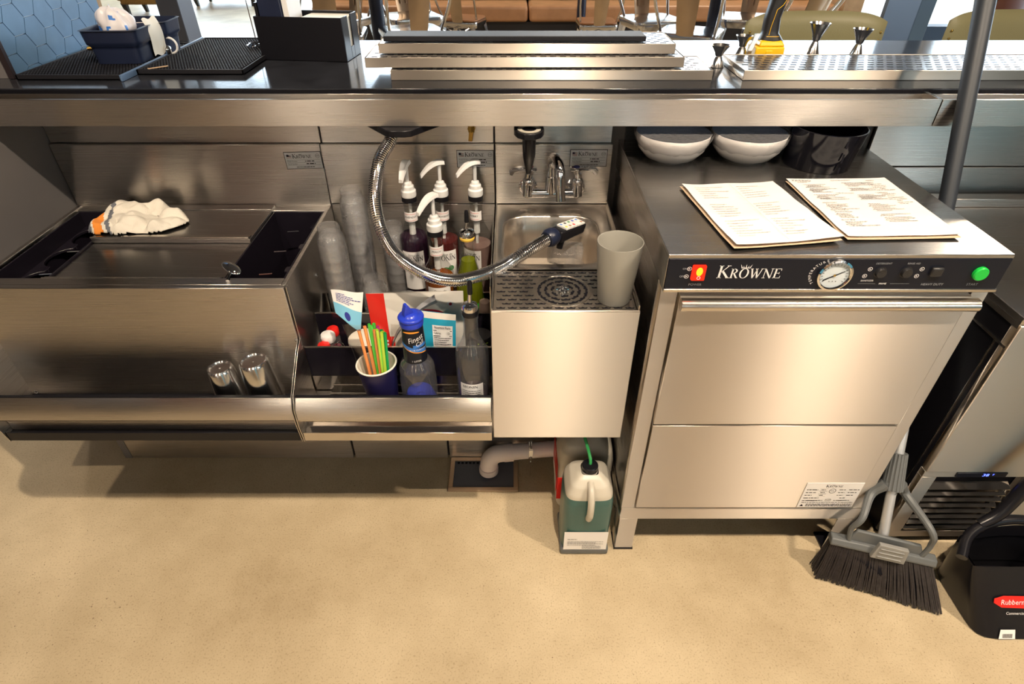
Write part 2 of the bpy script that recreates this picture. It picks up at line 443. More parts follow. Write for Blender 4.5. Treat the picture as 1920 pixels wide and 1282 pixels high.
        if bevel:
            bm_ = ob.modifiers.new('bevel', 'BEVEL'); bm_.width = bevel; bm_.segments = seg; bm_.limit_method = 'ANGLE'; bm_.angle_limit = math.radians(40)
            bm_.harden_normals = False
        return ob
ORD = {1: ['only'], 2: ['left', 'right'], 3: ['leftmost', 'middle', 'rightmost'], 4: ['leftmost', 'second from the left', 'second from the right', 'rightmost'], 5: ['leftmost', 'second from the left', 'middle', 'second from the right', 'rightmost']}
def thing(name, label, cat, loc=(0,0,0), group=None):
    o = bpy.data.objects.new(name, None); COL.objects.link(o); o.location = loc
    o.empty_display_size = 0.05
    o['label'] = label; o['category'] = cat
    if group: o['group'] = group
    return o
def tag(o, label, cat, group=None):
    o['label'] = label; o['category'] = cat
    if group: o['group'] = group
    return o
def struct(o): o['kind'] = 'structure'; return o
def copy_tree(o, parent=None):
    c = o.copy(); COL.objects.link(c); c.parent = parent
    for ch in list(o.children): copy_tree(ch, c)
    return c
def box_obj(name, x0, x1, y0, y1, z0, z1, m, parent=None, bevel=0):
    return MB().box(x0,x1,y0,y1,z0,z1).build(name, m, parent, bevel)
def Tr(loc=(0,0,0), rx=0, ry=0, rz=0, s=1):
    return Matrix.Translation(loc) @ Matrix.Rotation(rz, 4, 'Z') @ Matrix.Rotation(ry, 4, 'Y') @ Matrix.Rotation(rx, 4, 'X') @ Matrix.Scale(s, 4)

# ------------------------------------------------------------------ lettering
_tc = {}
def text_geo(t):
    if t in _tc: return _tc[t]
    cu = bpy.data.curves.new('txt', 'FONT'); cu.body = t; cu.align_x = 'CENTER'; cu.align_y = 'CENTER'; cu.size = 1.0; cu.resolution_u = 2
    o = bpy.data.objects.new('txt', cu); COL.objects.link(o)
    dg = bpy.context.evaluated_depsgraph_get()
    me = bpy.data.meshes.new_from_object(o.evaluated_get(dg))
    vs = [tuple(v.co) for v in me.vertices]; fs = [tuple(p.vertices) for p in me.polygons]
    bpy.data.objects.remove(o); bpy.data.curves.remove(cu); bpy.data.meshes.remove(me)
    _tc[t] = (vs, fs); return _tc[t]
def put_text(mb, t, x, y, size, fn, mi=0, sx=1.0, rot=0.0, shear=0.0):
    vs, fs = text_geo(t)
    cr, sr = math.cos(rot), math.sin(rot)
    out = []
    for v in vs:
        a, b = v[0]*size*sx + v[1]*size*shear, v[1]*size
        out.append(fn(x + a*cr - b*sr, y + a*sr + b*cr))
    mb.add(out, fs, mi)
def flat_xz(y): return lambda a, b: (a, y, b)     # sign facing the aisle
# a small hand-made roman face with serifs, unit cap height
def _st(p, q, w):
    p = Vector(p); q = Vector(q); d = (q-p).normalized(); n = Vector((-d.y, d.x))*w/2
    return [p-n, q-n, q+n, p+n]
def _ring(cx, cy, rx, ry, wx, wy, a0=0, a1=2*PI, n=20):
    out = []
    for i in range(n):
        a = a0+(a1-a0)*i/n; b = a0+(a1-a0)*(i+1)/n
        out.append([Vector((cx+rx*math.cos(a), cy+ry*math.sin(a))), Vector((cx+rx*math.cos(b), cy+ry*math.sin(b))), Vector((cx+(rx-wx)*math.cos(b), cy+(ry-wy)*math.sin(b))), Vector((cx+(rx-wx)*math.cos(a), cy+(ry-wy)*math.sin(a)))])
    return out
def _ser(x, y, w=0.30): return [Vector((x-w/2, y-0.02)), Vector((x+w/2, y-0.02)), Vector((x+w/2, y+0.03)), Vector((x-w/2, y+0.03))]
ROMAN = {
 'K': (0.86, [_st((.17,0),(.17,1),.15), _ser(.17,0.02), _ser(.17,.97), _st((.2,.42),(.68,.98),.06), _ser(.68,.97,.26), _st((.32,.56),(.76,.02),.14), _ser(.76,.02,.26)]),
 'R': (0.78, [_st((.17,0),(.17,1),.15), _ser(.17,.02), _ser(.14,.97,.24)] + _ring(.26,.74,.36,.26,.15,.05,-PI/2,PI/2,12) + [_st((.17,.975),(.3,.975),.05), _st((.17,.505),(.3,.505),.05), _st((.34,.5),(.66,.02),.14), _ser(.68,.02,.2)]),
 'O': (0.92, _ring(.45,.5,.43,.52,.16,.05,0,2*PI,28)),
 'W': (1.18, [_st((.12,.97),(.38,.0),.14), _st((.38,.0),(.60,.97),.06), _st((.54,.97),(.78,.0),.14), _st((.78,.0),(1.04,.97),.06), _ser(.12,.97,.26), _ser(.56,.97,.26), _ser(1.04,.97,.24)]),
 'N': (0.94, [_st((.16,0),(.16,.97),.06), _st((.14,.97),(.76,.0),.14), _st((.78,0.0),(.78,.97),.06), _ser(.16,.02,.26), _ser(.10,.97,.2), _ser(.78,.97,.26)]),
 'E': (0.72, [_st((.17,0),(.17,1),.15), _ser(.14,.02,.24), _ser(.14,.97,.24), _st((.17,.975),(.62,.975),.05), _st((.17,.025),(.66,.025),.05), _st((.17,.52),(.5,.52),.05), _st((.61,1),(.63,.78),.05), _st((.66,0),(.67,.24),.05), _st((.5,.63),(.5,.41),.05)]),
 'M': (1.12, [_st((.16,0),(.2,.97),.06), _st((.18,.97),(.54,.02),.14), _st((.54,.02),(.86,.97),.05), _st((.88,0),(.86,.97),.15), _ser(.16,.02,.24), _ser(.88,.02,.3), _ser(.12,.97,.2), _ser(.9,.97,.22)]),
 'I': (0.36, [_st((.17,0),(.17,1),.15), _ser(.17,.02), _ser(.17,.97)]),
}
def roman(mb, word, x0, y0, h, fn, mi=0, small=1.0, sx=1.0, shear=0.0):
    x = x0
    for i, ch in enumerate(word):
        w, polys = ROMAN[ch]; hh = h*(1 if i == 0 else small)
        for p in polys:
            mb.add([fn(x + q.x*hh*sx + q.y*hh*shear, y0 + q.y*hh) for q in p], [tuple(range(len(p)))], mi)
        x += w*hh*sx + 0.02*h
    return x - x0
def krowne(mb, cx, y0, h, fn, mi=0, shear=0.0):
    small = 0.76
    w = sum(ROMAN[c][0]*h*(1 if i == 0 else small) + .02*h for i, c in enumerate('KROWNE'))
    x0 = cx - w/2
    roman(mb, 'KROWNE', x0, y0, h, fn, mi, small, 1.0, shear)
    ox = x0 + ROMAN['K'][0]*h + ROMAN['R'][0]*h*small + .04*h + .45*h*small + shear*h
    yb = y0 + h*small*1.04
    for k in range(5):                          # five point crown over the O
        a = (k-2)*0.13*h; hh = h*(0.30 if k % 2 == 0 else 0.2)
        mb.add([fn(ox+a-.05*h, yb), fn(ox+a+.05*h, yb), fn(ox+a*1.5, yb+hh)], [(0,1,2)], mi)
    mb.add([fn(ox-.3*h, yb-.02*h), fn(ox+.3*h, yb-.02*h), fn(ox+.3*h, yb+.05*h), fn(ox-.3*h, yb+.05*h)], [(0,1,2,3)], mi)
def dash_line(mb, x0, x1, y, h, fn, mi=0, gap=True, seed=0):
    r = random.Random(seed*977+int(abs(x0*9000))+int(abs(y)*7000))
    x = x0
    while x < x1:
        w = min(x1-x, r.uniform(.8, 3.2)*h*1.6)
        mb.add([fn(x, y-h/2), fn(x+w, y-h/2), fn(x+w, y+h/2), fn(x, y+h/2)], [(0,1,2,3)], mi)
        x += w + (h*0.8 if gap else 0)
def blob(outline, fh, cell, z0, off=(0,0), skirt=True):
    """height field over the inside of an outline; returns verts, faces"""
    xs = [p[0] for p in outline]; ys = [p[1] for p in outline]
    def inside(x, y):
        c = False; n = len(outline)
        for i in range(n):
            x1, y1 = outline[i]; x2, y2 = outline[(i+1)%n]
            if (y1 > y) != (y2 > y) and x < (x2-x1)*(y-y1)/(y2-y1)+x1: c = not c
        return c
    def dist(x, y):
        d = 9; n = len(outline); best = None
        for i in range(n):
            ax, ay = outline[i]; bx, by = outline[(i+1)%n]
            t = max(0, min(1, ((x-ax)*(bx-ax)+(y-ay)*(by-ay))/((bx-ax)**2+(by-ay)**2+1e-12)))
            px, py = ax+t*(bx-ax), ay+t*(by-ay); q = math.hypot(x-px, y-py)
            if q < d: d = q; best = (px, py)
        return d, best
    nx = int((max(xs)-min(xs))/cell)+3; ny = int((max(ys)-min(ys))/cell)+3
    X0 = min(xs)-cell; Y0 = min(ys)-cell
    idx = {}; vs = []; fs = []
    def vert(i, j):
        if (i, j) in idx: return idx[(i, j)]
        x = X0+i*cell; y = Y0+j*cell; d, b = dist(x, y)
        if not inside(x, y): x, y = b; d = 0
        vs.append((x, y, z0 + fh(x, y, d))); idx[(i, j)] = len(vs)-1; return idx[(i, j)]
    for i in range(nx):
        for j in range(ny):
            x = X0+(i+.5)*cell; y = Y0+(j+.5)*cell
            if inside(x, y): fs.append((vert(i,j), vert(i+1,j), vert(i+1,j+1), vert(i,j+1)))
    return vs, fs

# ================================================================== THE SETTING
X0, X1, Y0, Y1, ZC = -7.0, 8.0, -1.9, 12.5, 3.7
struct(box_obj('floor', X0-.2, X1+.2, Y0-.2, Y1+.2, -0.1, 0, 'concrete'))
struct(box_obj('ceiling', X0-.2, X1+.2, Y0-.2, Y1+.2, ZC, ZC+.1, 'ceiling'))
struct(box_obj('wall_left', X0-.15, X0, Y0, Y1, 0, ZC, 'wall_paint'))
struct(box_obj('wall_back', X0, X1, Y0-.15, Y0, 0, ZC, 'wall_dark'))
mb = MB().box(X0, X1, Y1, Y1+.15, 0, .2).box(X0, X1, Y1, Y1+.15, 3.6, ZC).box(X0, -6.9, Y1, Y1+.15, .2, 3.6).box(-.3, .2, Y1, Y1+.15, .2, 3.6).box(7.8, X1, Y1, Y1+.15, .2, 3.6)
struct(mb.build('wall_far', 'wall_paint'))
mb = MB().box(X1, X1+.15, Y0, Y1, 0, .3).box(X1, X1+.15, Y0, Y1, 3.5, ZC).box(X1, X1+.15, Y0, 4.4, .3, 3.5).box(X1, X1+.15, 12.4, Y1, .3, 3.5)
struct(mb.build('wall_right', 'wall_paint'))
def window(n, a, b, z0, z1, pos, along, k):
    m = MB(); w = .04
    def bx(s0, s1, za, zb, d=.05):
        if along == 'x': m.box(s0, s1, pos+.03, pos+.03+d, za, zb)
        else: m.box(pos+.03, pos+.03+d, s0, s1, za, zb)
    bx(a, b, z0, z0+w); bx(a, b, z1-w, z1); bx(a, b, z0+(z1-z0)*.62, z0+(z1-z0)*.62+.04)
    for i in range(k+1): bx(a+(b-a-w)*i/k, a+(b-a-w)*i/k+w, z0, z1)
    f = struct(m.build('window_%d' % n, 'dark_metal'))
    g = MB()
    if along == 'x': g.box(a, b, pos+.05, pos+.056, z0, z1)
    else: g.box(pos+.05, pos+.056, a, b, z0, z1)
    g.build('pane', 'glass_pane', f)
window(1, -6.9, -.3, .2, 3.6, Y1, 'x', 4)
window(2, .2, 7.8, .2, 3.6, Y1, 'x', 4)
window(3, 4.4, 12.4, .3, 3.5, X1, 'y', 6)

# bar knee wall, the stainless sheets over it and the kick plates under the units
struct(box_obj('wall_bar', -1.5, 3.4, 1.56, 1.74, 0, 1.03, 'wall_grey'))
struct(box_obj('wall_bar_low', -1.2, 3.4, 1.275, 1.558, 0, 0.30, 'toe'))
for i, (a, b) in enumerate([(-1.205, -.5), (-.494, -.2), (-.194, .27)]):
    struct(box_obj('baseboard_bar_%d' % (i+1), a, b, 1.262, 1.274, 0.001, .30, 'steel', bevel=.001))
struct(MB().box(-1.228, -1.206, 1.262, 1.558, 0, .302).box(-1.36, -1.206, 1.12, 1.558, .302, 1.0).build('wall_wing', 'wall_grey'))
for i, (a, b, la) in enumerate([(-1.204, -.497, 'upper stainless wall sheet behind the ice bin'), (-.493, -.0455, 'upper stainless wall sheet behind the syrup bottles'), (-.0415, .262, 'upper stainless wall sheet behind the hand sink faucet')]):
    struct(box_obj('trim_%d' % (i+1), a, b, 1.535, 1.545, .912, 1.03, 'steel', bevel=.0008))
struct(box_obj('trim_4', .30, .94, 1.546, 1.556, .70, 1.03, 'dark_metal'))
struct(box_obj('trim_5', .944, 3.3, 1.535, 1.545, .70, .846, 'steel', bevel=.0008))
struct(box_obj('trim_8', .944, 3.3, 1.535, 1.545, .850, 1.03, 'steel', bevel=.0008))

# tiled end wall standing over the left end of the bar
w = struct(box_obj('wall_tiled', -1.52, -1.222, 1.53, 1.975, 1.0705, 2.3, 'wall_grey'))
struct(MB().box(-1.222, -1.2165, 1.536, 1.97, 1.0706, 2.3).build('trim_6', 'grout'))
hx = MB(); s_ = .0385; q = .0012
cols = 9
for i in range(-1, cols):
    for j in range(-1, 20):
        cy = 1.555 + i*1.5*s_; cz = 1.085 + (j + (0.5 if i % 2 else 0))*s_*math.sqrt(3)
        if cz > 2.28: continue
        pts = []
        for k in range(6):
            a = PI/3*k
            pts.append((min(max(cy+(s_-q)*math.cos(a), 1.536), 1.97), max(cz+(s_-q)*math.sin(a), 1.071)))
        if max(p[0] for p in pts)-min(p[0] for p in pts) < .004 or max(p[1] for p in pts)-min(p[1] for p in pts) < .004: continue
        hx.prism(pts, 'x', -1.2165, -1.2125)
struct(hx.build('wall_tiled_face', 'tile'))
struct(box_obj('trim_7', -1.2225, -1.208, 1.524, 1.536, 1.0706, 2.3, 'trim_brown', bevel=.001))

# lamps on the ceiling
def lamp_fix(x, y, lab):
    t = thing('ceiling_spotlight', lab, 'ceiling light', (x, y, 3.7), 'ceiling spotlights')
    MB().cyl((x,y,3.699),(x,y,3.45),.012).build('stem', 'dark_metal', t)
    MB().lathe([(0,3.46),(.06,3.46),(.06,3.2),(.055,3.2),(.055,3.3),(0,3.3)], 24, (x,y,0)).build('housing', 'dark_metal', t)
    MB().lathe([(0,3.24),(.052,3.24),(.052,3.25),(0,3.25)], 20, (x,y,0)).build('bulb', 'bulb', t)
for i, (x, y, p) in enumerate(LAMPS[:2]): lamp_fix(x, y, ['left', 'middle'][i] + ' black ceiling spotlight over the aisle of the bar')
t = thing('ceiling_light_bar', 'black ceiling light bar with six small bulbs over the right end of the aisle', 'ceiling light', (1.98,-.05,3.7))
MB().cyl((1.98,-.05,3.699),(1.98,-.05,3.2),.012).build('stem', 'dark_metal', t); MB().box(1.87,2.09,-.08,-.02,3.135,3.2).build('housing', 'dark_metal', t, .004)
for (x, y, p) in LAMPS[2:]: MB().cyl((x,y,3.134),(x,y,3.126),.011,.011,12).build('bulb', 'bulb', t)
def pend_fix(x, y, lab):
    t = thing('fill_pendant', lab, 'pendant lamp', (x, y, 3.7), 'unseen pendants added as fill')
    MB().cyl((x,y,3.699),(x,y,2.95),.006).build('cord', 'dark_metal', t)
    MB().lathe([(.02,2.95),(.06,2.93),(.17,2.74),(.172,2.74),(.064,2.94),(.02,2.96)], 28, (x,y,0)).build('shade', 'dark_metal', t)
    MB().ball((x,y,2.80),.045).build('bulb', 'bulb', t)
for i, (x, y, p) in enumerate(ROOM): pend_fix(x, y, 'unseen black cone pendant added as fill over the ' + ['left tables', 'middle tables', 'right tables', 'middle of the back counter', 'right end of the back counter', 'left end of the back counter', 'left end of the banquette', 'right end of the banquette'][i])

# back counter behind the photographer (unseen, door colours mixed for reflections in the steel)
mats = ['cab_red','steel_flat','cab_tan','dark_metal','cab_tan','cab_red','steel_flat','wall_grey','cab_tan','bowl_white','cab_tan','steel_flat','cab_red','dark_metal','cab_tan','steel_flat','cab_tan']
t = thing('back_counter', 'long unseen back counter with door colours mixed for reflections in the steel', 'cabinet', (0,-1.3,0))
MB().box(-3.9, 4.2, -1.88, -1.22, .1, .9).build('body', 'dark_metal', t)
MB().box(-3.92, 4.22, -1.88, -1.18, .9, .94).build('worktop', 'steel_flat', t)
x = -3.9
rr = random.Random(3)
for k, mm in enumerate(mats):
    wd = rr.uniform(.34, .60)
    MB().box(x+.004, min(x+wd, 4.2)-.004, -1.22, -1.20, .12, .88).build('door', mm, t, .002); x += wd
    if x > 4.0: break
t2 = thing('wall_cabinet', 'unseen row of tall cabinets with door colours mixed for reflections in the steel', 'cabinet', (0,-1.7,1.4))
x = -3.9
MB().box(-3.9, 4.2, -1.88, -1.60, 1.35, 2.5).build('body', 'dark_metal', t2)
for k in range(14):
    wd = rr.uniform(.4, .75); mm = mats[(k*5+2) % len(mats)]
    MB().box(x+.004, min(x+wd, 4.2)-.004, -1.60, -1.58, 1.37, 2.48).build('door', mm, t2, .002); x += wd
    if x > 3.9: break

# glowing tubes and panels added unseen behind the camera for reflections in the steel
def streak_tubes(x, n, sp, z0, z1, lab, r=.008, col='streak_tube_warm'):
    t = thing('streak_tube_set', lab, 'reflection light', (x,-1.57,z0), 'unseen tubes added to streak the steel')
    MB().box(x-(n-1)*sp/2-.03, x+(n-1)*sp/2+.03, -1.579, -1.56, z0-.03, z1+.03).build('back_plate', 'dark_metal', t, .002)
    for k in range(n): MB().cyl((x+(k-(n-1)/2)*sp,-1.545,z0),(x+(k-(n-1)/2)*sp,-1.545,z1), r, r, 10).build('glowing_tube', col, t)
streak_tubes(2.05, 6, .055, 1.00, 2.3, 'six glowing tubes added unseen behind the photographer on the right to streak the steel')
streak_tubes(-1.46, 4, .09, 1.00, 2.3, 'four glowing tubes added unseen behind the photographer on the left to streak the steel')
streak_tubes(-.20, 1, .05, 1.00, 2.3, 'single glowing tube added unseen behind the photographer to streak the steel', .03)
streak_tubes(.86, 1, .05, 1.00, 2.3, 'single cool tube added unseen behind the photographer to streak the steel', .014, 'streak_tube_cool')
streak_tubes(3.1, 2, .25, 1.00, 2.3, 'pair of cool tubes added unseen at the far right to streak the steel', .03, 'streak_tube_cool')
for (xa, xb, mm, lab) in ((.22,.66,'teal_glow','tall glowing panel like a lit fridge, added unseen for teal reflections'), (1.25,1.75,'pale_front','tall pale panel added unseen for its reflection in the steel'), (2.5,3.6,'teal_glow','wide glowing panel like a lit fridge, added unseen for teal reflections on the right')):
    t = thing('glow_panel' if 'fridge' in lab else 'pale_panel', lab, 'fridge' if 'fridge' in lab else 'cupboard', ((xa+xb)/2,-1.15,0))
    MB().box(xa, xb, -1.17, -1.12, .06, 1.34).build('cabinet', 'dark_metal', t, .003); MB().box(xa+.03, xb-.03, -1.119, -1.112, .12, 1.30).build('door', mm, t, .002)  # thin unseen panels in place of furniture, for teal and pale reflections

# ================================================================== BAR TOP
t = thing('bar_counter', 'long dark stone bar top running behind the underbar stations', 'counter', (0,1.7,1.03))
MB().box(-1.62, 3.4, 1.438, 2.0, 1.032, 1.0702).build('counter_slab', 'bar_top', t, .0015)
MB().box(-1.62, 3.4, 1.4345, 1.4378, 1.036, 1.068).build('front_edge', 'black_plastic', t)

def rail_profile(x0, x1, name, label, end=None):
    t = thing(name, label, 'drink rail', ((x0+x1)/2, 1.39, 1.008))
    th = .0016
    pr = [(1.360,1.0665),(1.360,1.0085),(1.4335,1.0085),(1.4335,1.060),(1.4335-th,1.060),(1.4335-th,1.0085+th),(1.360+th,1.0085+th),(1.360+th,1.0645),(1.366,1.0645),(1.366,1.0665)]
    MB().prism(pr, 'x', x0, x1).build('trough', 'steel', t, .0005)
    if end: MB().box(end-.0015, end, 1.3605, 1.433, 1.0095, 1.066).build('end_plate', 'satin', t)
    return t
rail_profile(-1.45, .957, 'drink_rail', 'long stainless drink rail along the bar front, left of the broom handle', .957)
rail_profile(.960, 3.3, 'drink_rail', 'stainless drink rail section continuing right of the broom handle', .9625)

# ================================================================== NAME PLATES
def name_plate(cx, cz, y, parent, tilt=0.0, w=.098, h=.046):
    """small framed maker's plate on a sheet facing the aisle"""
    def fn(d):
        return lambda a, b: (cx + a*math.cos(tilt)-b*math.sin(tilt), y-d, cz + a*math.sin(tilt)+b*math.cos(tilt))
    def rect(mb, x0, x1, z0, z1, d, mi): 
        f = fn(d); g = fn(0)
        mb.add([f(x0,z0), f(x1,z0), f(x1,z1), f(x0,z1), g(x0,z0), g(x1,z0), g(x1,z1), g(x0,z1)], [(0,1,2,3),(7,6,5,4),(0,4,5,1),(1,5,6,2),(2,6,7,3),(3,7,4,0)], mi)
    pl = MB(); rect(pl, -w/2, w/2, -h/2, h/2, .0006, 0); rect(pl, -w/2+.0014, w/2-.0014, -h/2+.0014, h/2-.0014, .0009, 1)
    po = pl.build('name_plate', ['ink', 'label_white'], parent)
    tx = MB(); f = fn(.0011)
    krowne(tx, -.002, .006, .0115, f, 0)
    rr2 = lambda x0, x1, z0, z1, mi: tx.add([f(x0,z0), f(x1,z0), f(x1,z1), f(x0,z1)], [(0,1,2,3)], mi)
    rr2(-.043,-.030,.006,.016,3)
    for k in range(3): rr2(-.043,-.030,.0062+k*.0036,.0078+k*.0036,1)
    rr2(-.043,-.037,.011,.0162,2)
    for p in _ring(.039,.011,.0055,.0055,.0006,.0006,0,2*PI,16): tx.add([f(q.x,q.y) for q in p], [(0,1,2,3)], 0)
    put_text(tx, 'NSF', .039, .011, .0048, f, 0)
    for z in (.0015,-.0055,-.0125): rr2(-.044,.044,z-.0002,z+.0002,0)
    put_text(tx, 'Model Number:', -.030, -.002, .0042, f, 0); dash_line(tx, .004, .028, -.002, .0022, f, 0, seed=1)
    put_text(tx, 'Serial Number:', -.030, -.009, .0042, f, 0); dash_line(tx, .006, .030, -.009, .0024, f, 0, seed=2)
    dash_line(tx, -.022, .026, -.0175, .0016, f, 0, seed=3)
    tx.build('lettering', ['ink', 'red', 'flag_blue', 'label_white'], po, smooth=0)

def screw(mb, x, y, z, r=.004, ax='y'):
    if ax == 'y': mb.ball((x,y,z), r, r*.5, r, 10)
    else: mb.ball((x,y,z), r*.5, r, r, 10)

# ================================================================== ICE BIN (left)
IX0, IX1, ZB = -1.203, -.499, .742
t = thing('ice_bin', 'stainless ice bin with sliding lid, black bottle wells and a front speed rail, far left', 'ice bin', (-.85, 1.3, .39))
b = MB()
b.box(IX0, IX1, 1.524, 1.5345, .69, .911)                        # back splash
b.box(IX0, IX1, 1.094, 1.108, .30, ZB)                           # apron
b.box(IX0+.0125, IX1-.0105, 1.1085, 1.137, ZB-.0115, ZB)
b.box(IX0, IX0+.012, 1.108, 1.524, .30, ZB); b.box(IX1-.010, IX1, 1.108, 1.524, .30, ZB)
b.box(IX0, IX1, 1.108, 1.524, .30, .312)
b.box(IX0+.01, IX1-.01, 1.500, 1.524, ZB-.05, ZB-.004)
b.build('body', 'steel', t, .0015)
# bottle wells, each with a scalloped ring shelf
def well(x0, x1, y0, y1, side):
    z0, z1 = .50, ZB-.006; th = .004
    m = MB().box(x0,x1,y0,y1,z0,z0+th).box(x0,x0+th,y0,y1,z0,z1).box(x1-th,x1,y0,y1,z0,z1).box(x0,x1,y0,y0+th,z0,z1).box(x0,x1,y1-th,y1,z0,z1)
    wo = m.build('bottle_well', 'well', t, .001)
    L = y1-y0; n = 3
    # scalloped lip: solid comb with three round bays
    def comb(xa, sgn, dep):
        pts = [(xa, y0+th), (xa, y1-th)]
        inner = []
        pitch = (L-2*th)/n
        for k in range(n):
            yc = y1-th-pitch*(k+.5)
            inner.append((xa+sgn*dep, yc+pitch*.5)); 
            for a in range(0, 9):
                an = PI*a/8
                inner.append((xa+sgn*(dep - (dep-.004)*math.sin(an)), yc+pitch*.40*math.cos(an)))
            inner.append((xa+sgn*dep, yc-pitch*.5))
        return [(xa, y0+th)] + inner[::-1] + [(xa, y1-th)]
    cm = MB()
    p = comb(x0+th if side < 0 else x1-th, 1 if side < 0 else -1, .040)
    cm.prism(p, 'z', z1-.05, z1-.042)
    cm.build('bottle_divider', 'well', wo, .0015)
    rd = MB()
    for k in range(3):
        yc = y0 + L*(k+.75)/3.2
        if side < 0: rd.tube([(x0+.05,yc,z1-.036),(x0+.085,yc+.004,z1-.036)], .0016, 6)
        else: rd.tube([(x0+.045,yc,z1-.036),(x0+.075,yc+.004,z1-.036)], .0016, 6)
    rd.build('wire_stop', 'chrome', wo)
well(IX0+.016, -1.052, 1.138, 1.498, -1)
well(-.652, IX1-.014, 1.138, 1.498, 1)
b = MB().box(-1.052, -.653, 1.322, 1.52, ZB-.010, ZB+.001)
b.box(-1.052, -.653, 1.49, 1.52, ZB+.001, ZB+.004)
b.build('rear_cover', 'steel_top', t, .001)
b = MB().box(-1.050, -.655, 1.140, 1.335, ZB-.018, ZB-.0115)
b.build('sliding_lid', 'steel_top', t, .001)
b = MB()
b.box(-1.050, -.655, 1.3205, 1.3395, ZB+.0012, ZB+.0045); b.tube([(-1.05,1.322,ZB+.005),(-.655,1.322,ZB+.005)], .0028, 8)
b.box(-1.060, -.655, 1.1385, 1.150, ZB-.0115, ZB-.004); b.tube([(-1.06,1.1400,ZB-.003),(-.655,1.1400,ZB-.003)], .0032, 8)
b.build('lid_handle', 'satin', t)
# speed rail
def speed_rail(x0, x1, parent, slot_mat, face='steel', floor='steel'):
    th = .002
    b = MB()
    b.prism([(.9885,.5135),(.972,.489),(.972,.457),(.975,.457),(.9753,.488),(.9905,.5115)], 'x', x0, x1)
    fo = b.build('rail_face', face, parent, .0006)
    b = MB().box(x0, x1, .989, .9965, .509, .5155).box(x0, x1, .994, .9965, .442, .509)
    b.build('rail_edge', 'black_plastic', parent, .001)
    b = MB().box(x0, x1, .9965, 1.1085, .400, .403).box(x0, x1, .996, .999, .403, .44)
    b.build('rail_floor', floor, parent)
    b = MB().box(x0, x1, 1.012, 1.015, .400, .456).box(x0, x1, .974, 1.015, .4535, .4565)
    b.build('rail_slot', slot_mat, parent)
    b = MB().prism([(1.012,.4035),(.985,.4035),(.9785,.4115),(.9765,.4115),(.9765,.385),(.979,.385),(.979,.4080),(.984,.4005),(1.012,.4005)], 'x', x0, x1)
    b.build('rail_lip', slot_mat if slot_mat == 'black_plastic' else 'polished', parent, .0006)
def end_plate(x, parent, th=.002):
    prof = [(1.10,.741),(1.10,.60),(1.072,.585),(.983,.52),(.968,.49),(.968,.440),(.975,.383),(1.10,.383),(1.11,.741)]
    b = MB().prism(prof, 'x', x-th, x)
    b.build('end_bracket', 'steel_y', parent, .0005)
speed_rail(IX0+.002, IX1-.003, t, 'black_plastic')
b = MB().box(IX0, IX1-.002, 1.0885, 1.0935, .40, .43); b.build('rail_back', 'black_plastic', t)
end_plate(IX0+.001, t); end_plate(IX1-.0005, t)
sc = MB(); screw(sc, IX0+.012, 1.092, .437, .005); screw(sc, IX1+.0008, 1.30, .652, .0055, 'x'); screw(sc, IX1-.004, 1.0925, .60, .004)
sc.build('screw', 'chrome', t)
name_plate(-.548, .8695, 1.5238, t, .03)
# bottle opener hooked on the apron
op = thing('bottle_opener', 'chrome bottle opener hooked over the front edge of the ice bin', 'bottle opener', (-.635,1.14,ZB))
TO = Tr((-.634,1.158,ZB+.014), rz=-.45, ry=.30, rx=.35)
b = MB().ball((0,0,0),.026,.0125,.0045,20,0,TO)
b.build('opener_head', 'chrome', op)
MB().ball((-.008,0,.0042),.004,.003,.001,10,0,TO).build('eye', 'ink', op)
MB().tube([(-.634,1.150,ZB+.006),(-.630,1.118,ZB+.004)], .004, 10).build('clip', 'chrome', op)

# towel
tow = [(-1.067,1.338),(-1.071,1.367),(-1.066,1.407),(-1.071,1.449),(-1.08,1.49),(-1.07,1.515),(-1.034,1.512),(-.992,1.479),(-.971,1.479),(-.954,1.503),(-.922,1.482),(-.919,1.449),(-.942,1.433),(-.903,1.439),(-.872,1.449),(-.842,1.407),(-.849,1.383),(-.87,1.361),(-.884,1.345),(-.914,1.335),(-.956,1.333),(-.978,1.331),(-.988,1.324),(-1.015,1.33),(-1.044,1.328)]
tw2 = [(x, min(1.508, 1.330+(y-1.32)*.95)) for x, y in tow]
def fh(x, y, d):
    n1 = noise.noise(Vector((x*22, y*26, 1.3))); n2 = abs(noise.noise(Vector((x*26+3, y*22, 7)))); n3 = noise.noise(Vector((x*90, y*80, 3)))
    return min(1, (d/.012))**.6*(.007 + .010*n1 + .022*n2 + .0012*n3 + .012*max(0, min(1, (-.93-x)/.05))) + .001
vs, fs = blob(tw2, fh, .0030, ZB+.0045)
m = MB()
for f in fs:
    cx_ = sum(vs[i][0] for i in f)/4; cy_ = sum(vs[i][1] for i in f)/4
    k = (cx_+1.06)*.9+(cy_-1.345)*.35
    k += .004*noise.noise(Vector((cx_*40, cy_*40, 2)))
    mi = 1 if .010 < k < .030 else (2 if .040 < k < .050 or (-.004 < k < .006 and cy_ < 1.39) else 0)
    m.f.append(list(f)); m.m.append(mi)
m.v = [Vector(v) for v in vs]
o = m.build('bar_towel', ['cloth', 'cloth_orange', 'cloth_dark'], None, 0, 60, off=(-.97,1.42,ZB+.004))
tag(o, 'crumpled white bar towel with an orange striped corner lying on the ice bin lid', 'towel')
sm = o.modifiers.new('smooth', 'SUBSURF'); sm.levels = 1; sm.render_levels = 1
sl = o.modifiers.new('solid', 'SOLIDIFY'); sl.thickness = .002; sl.offset = 1

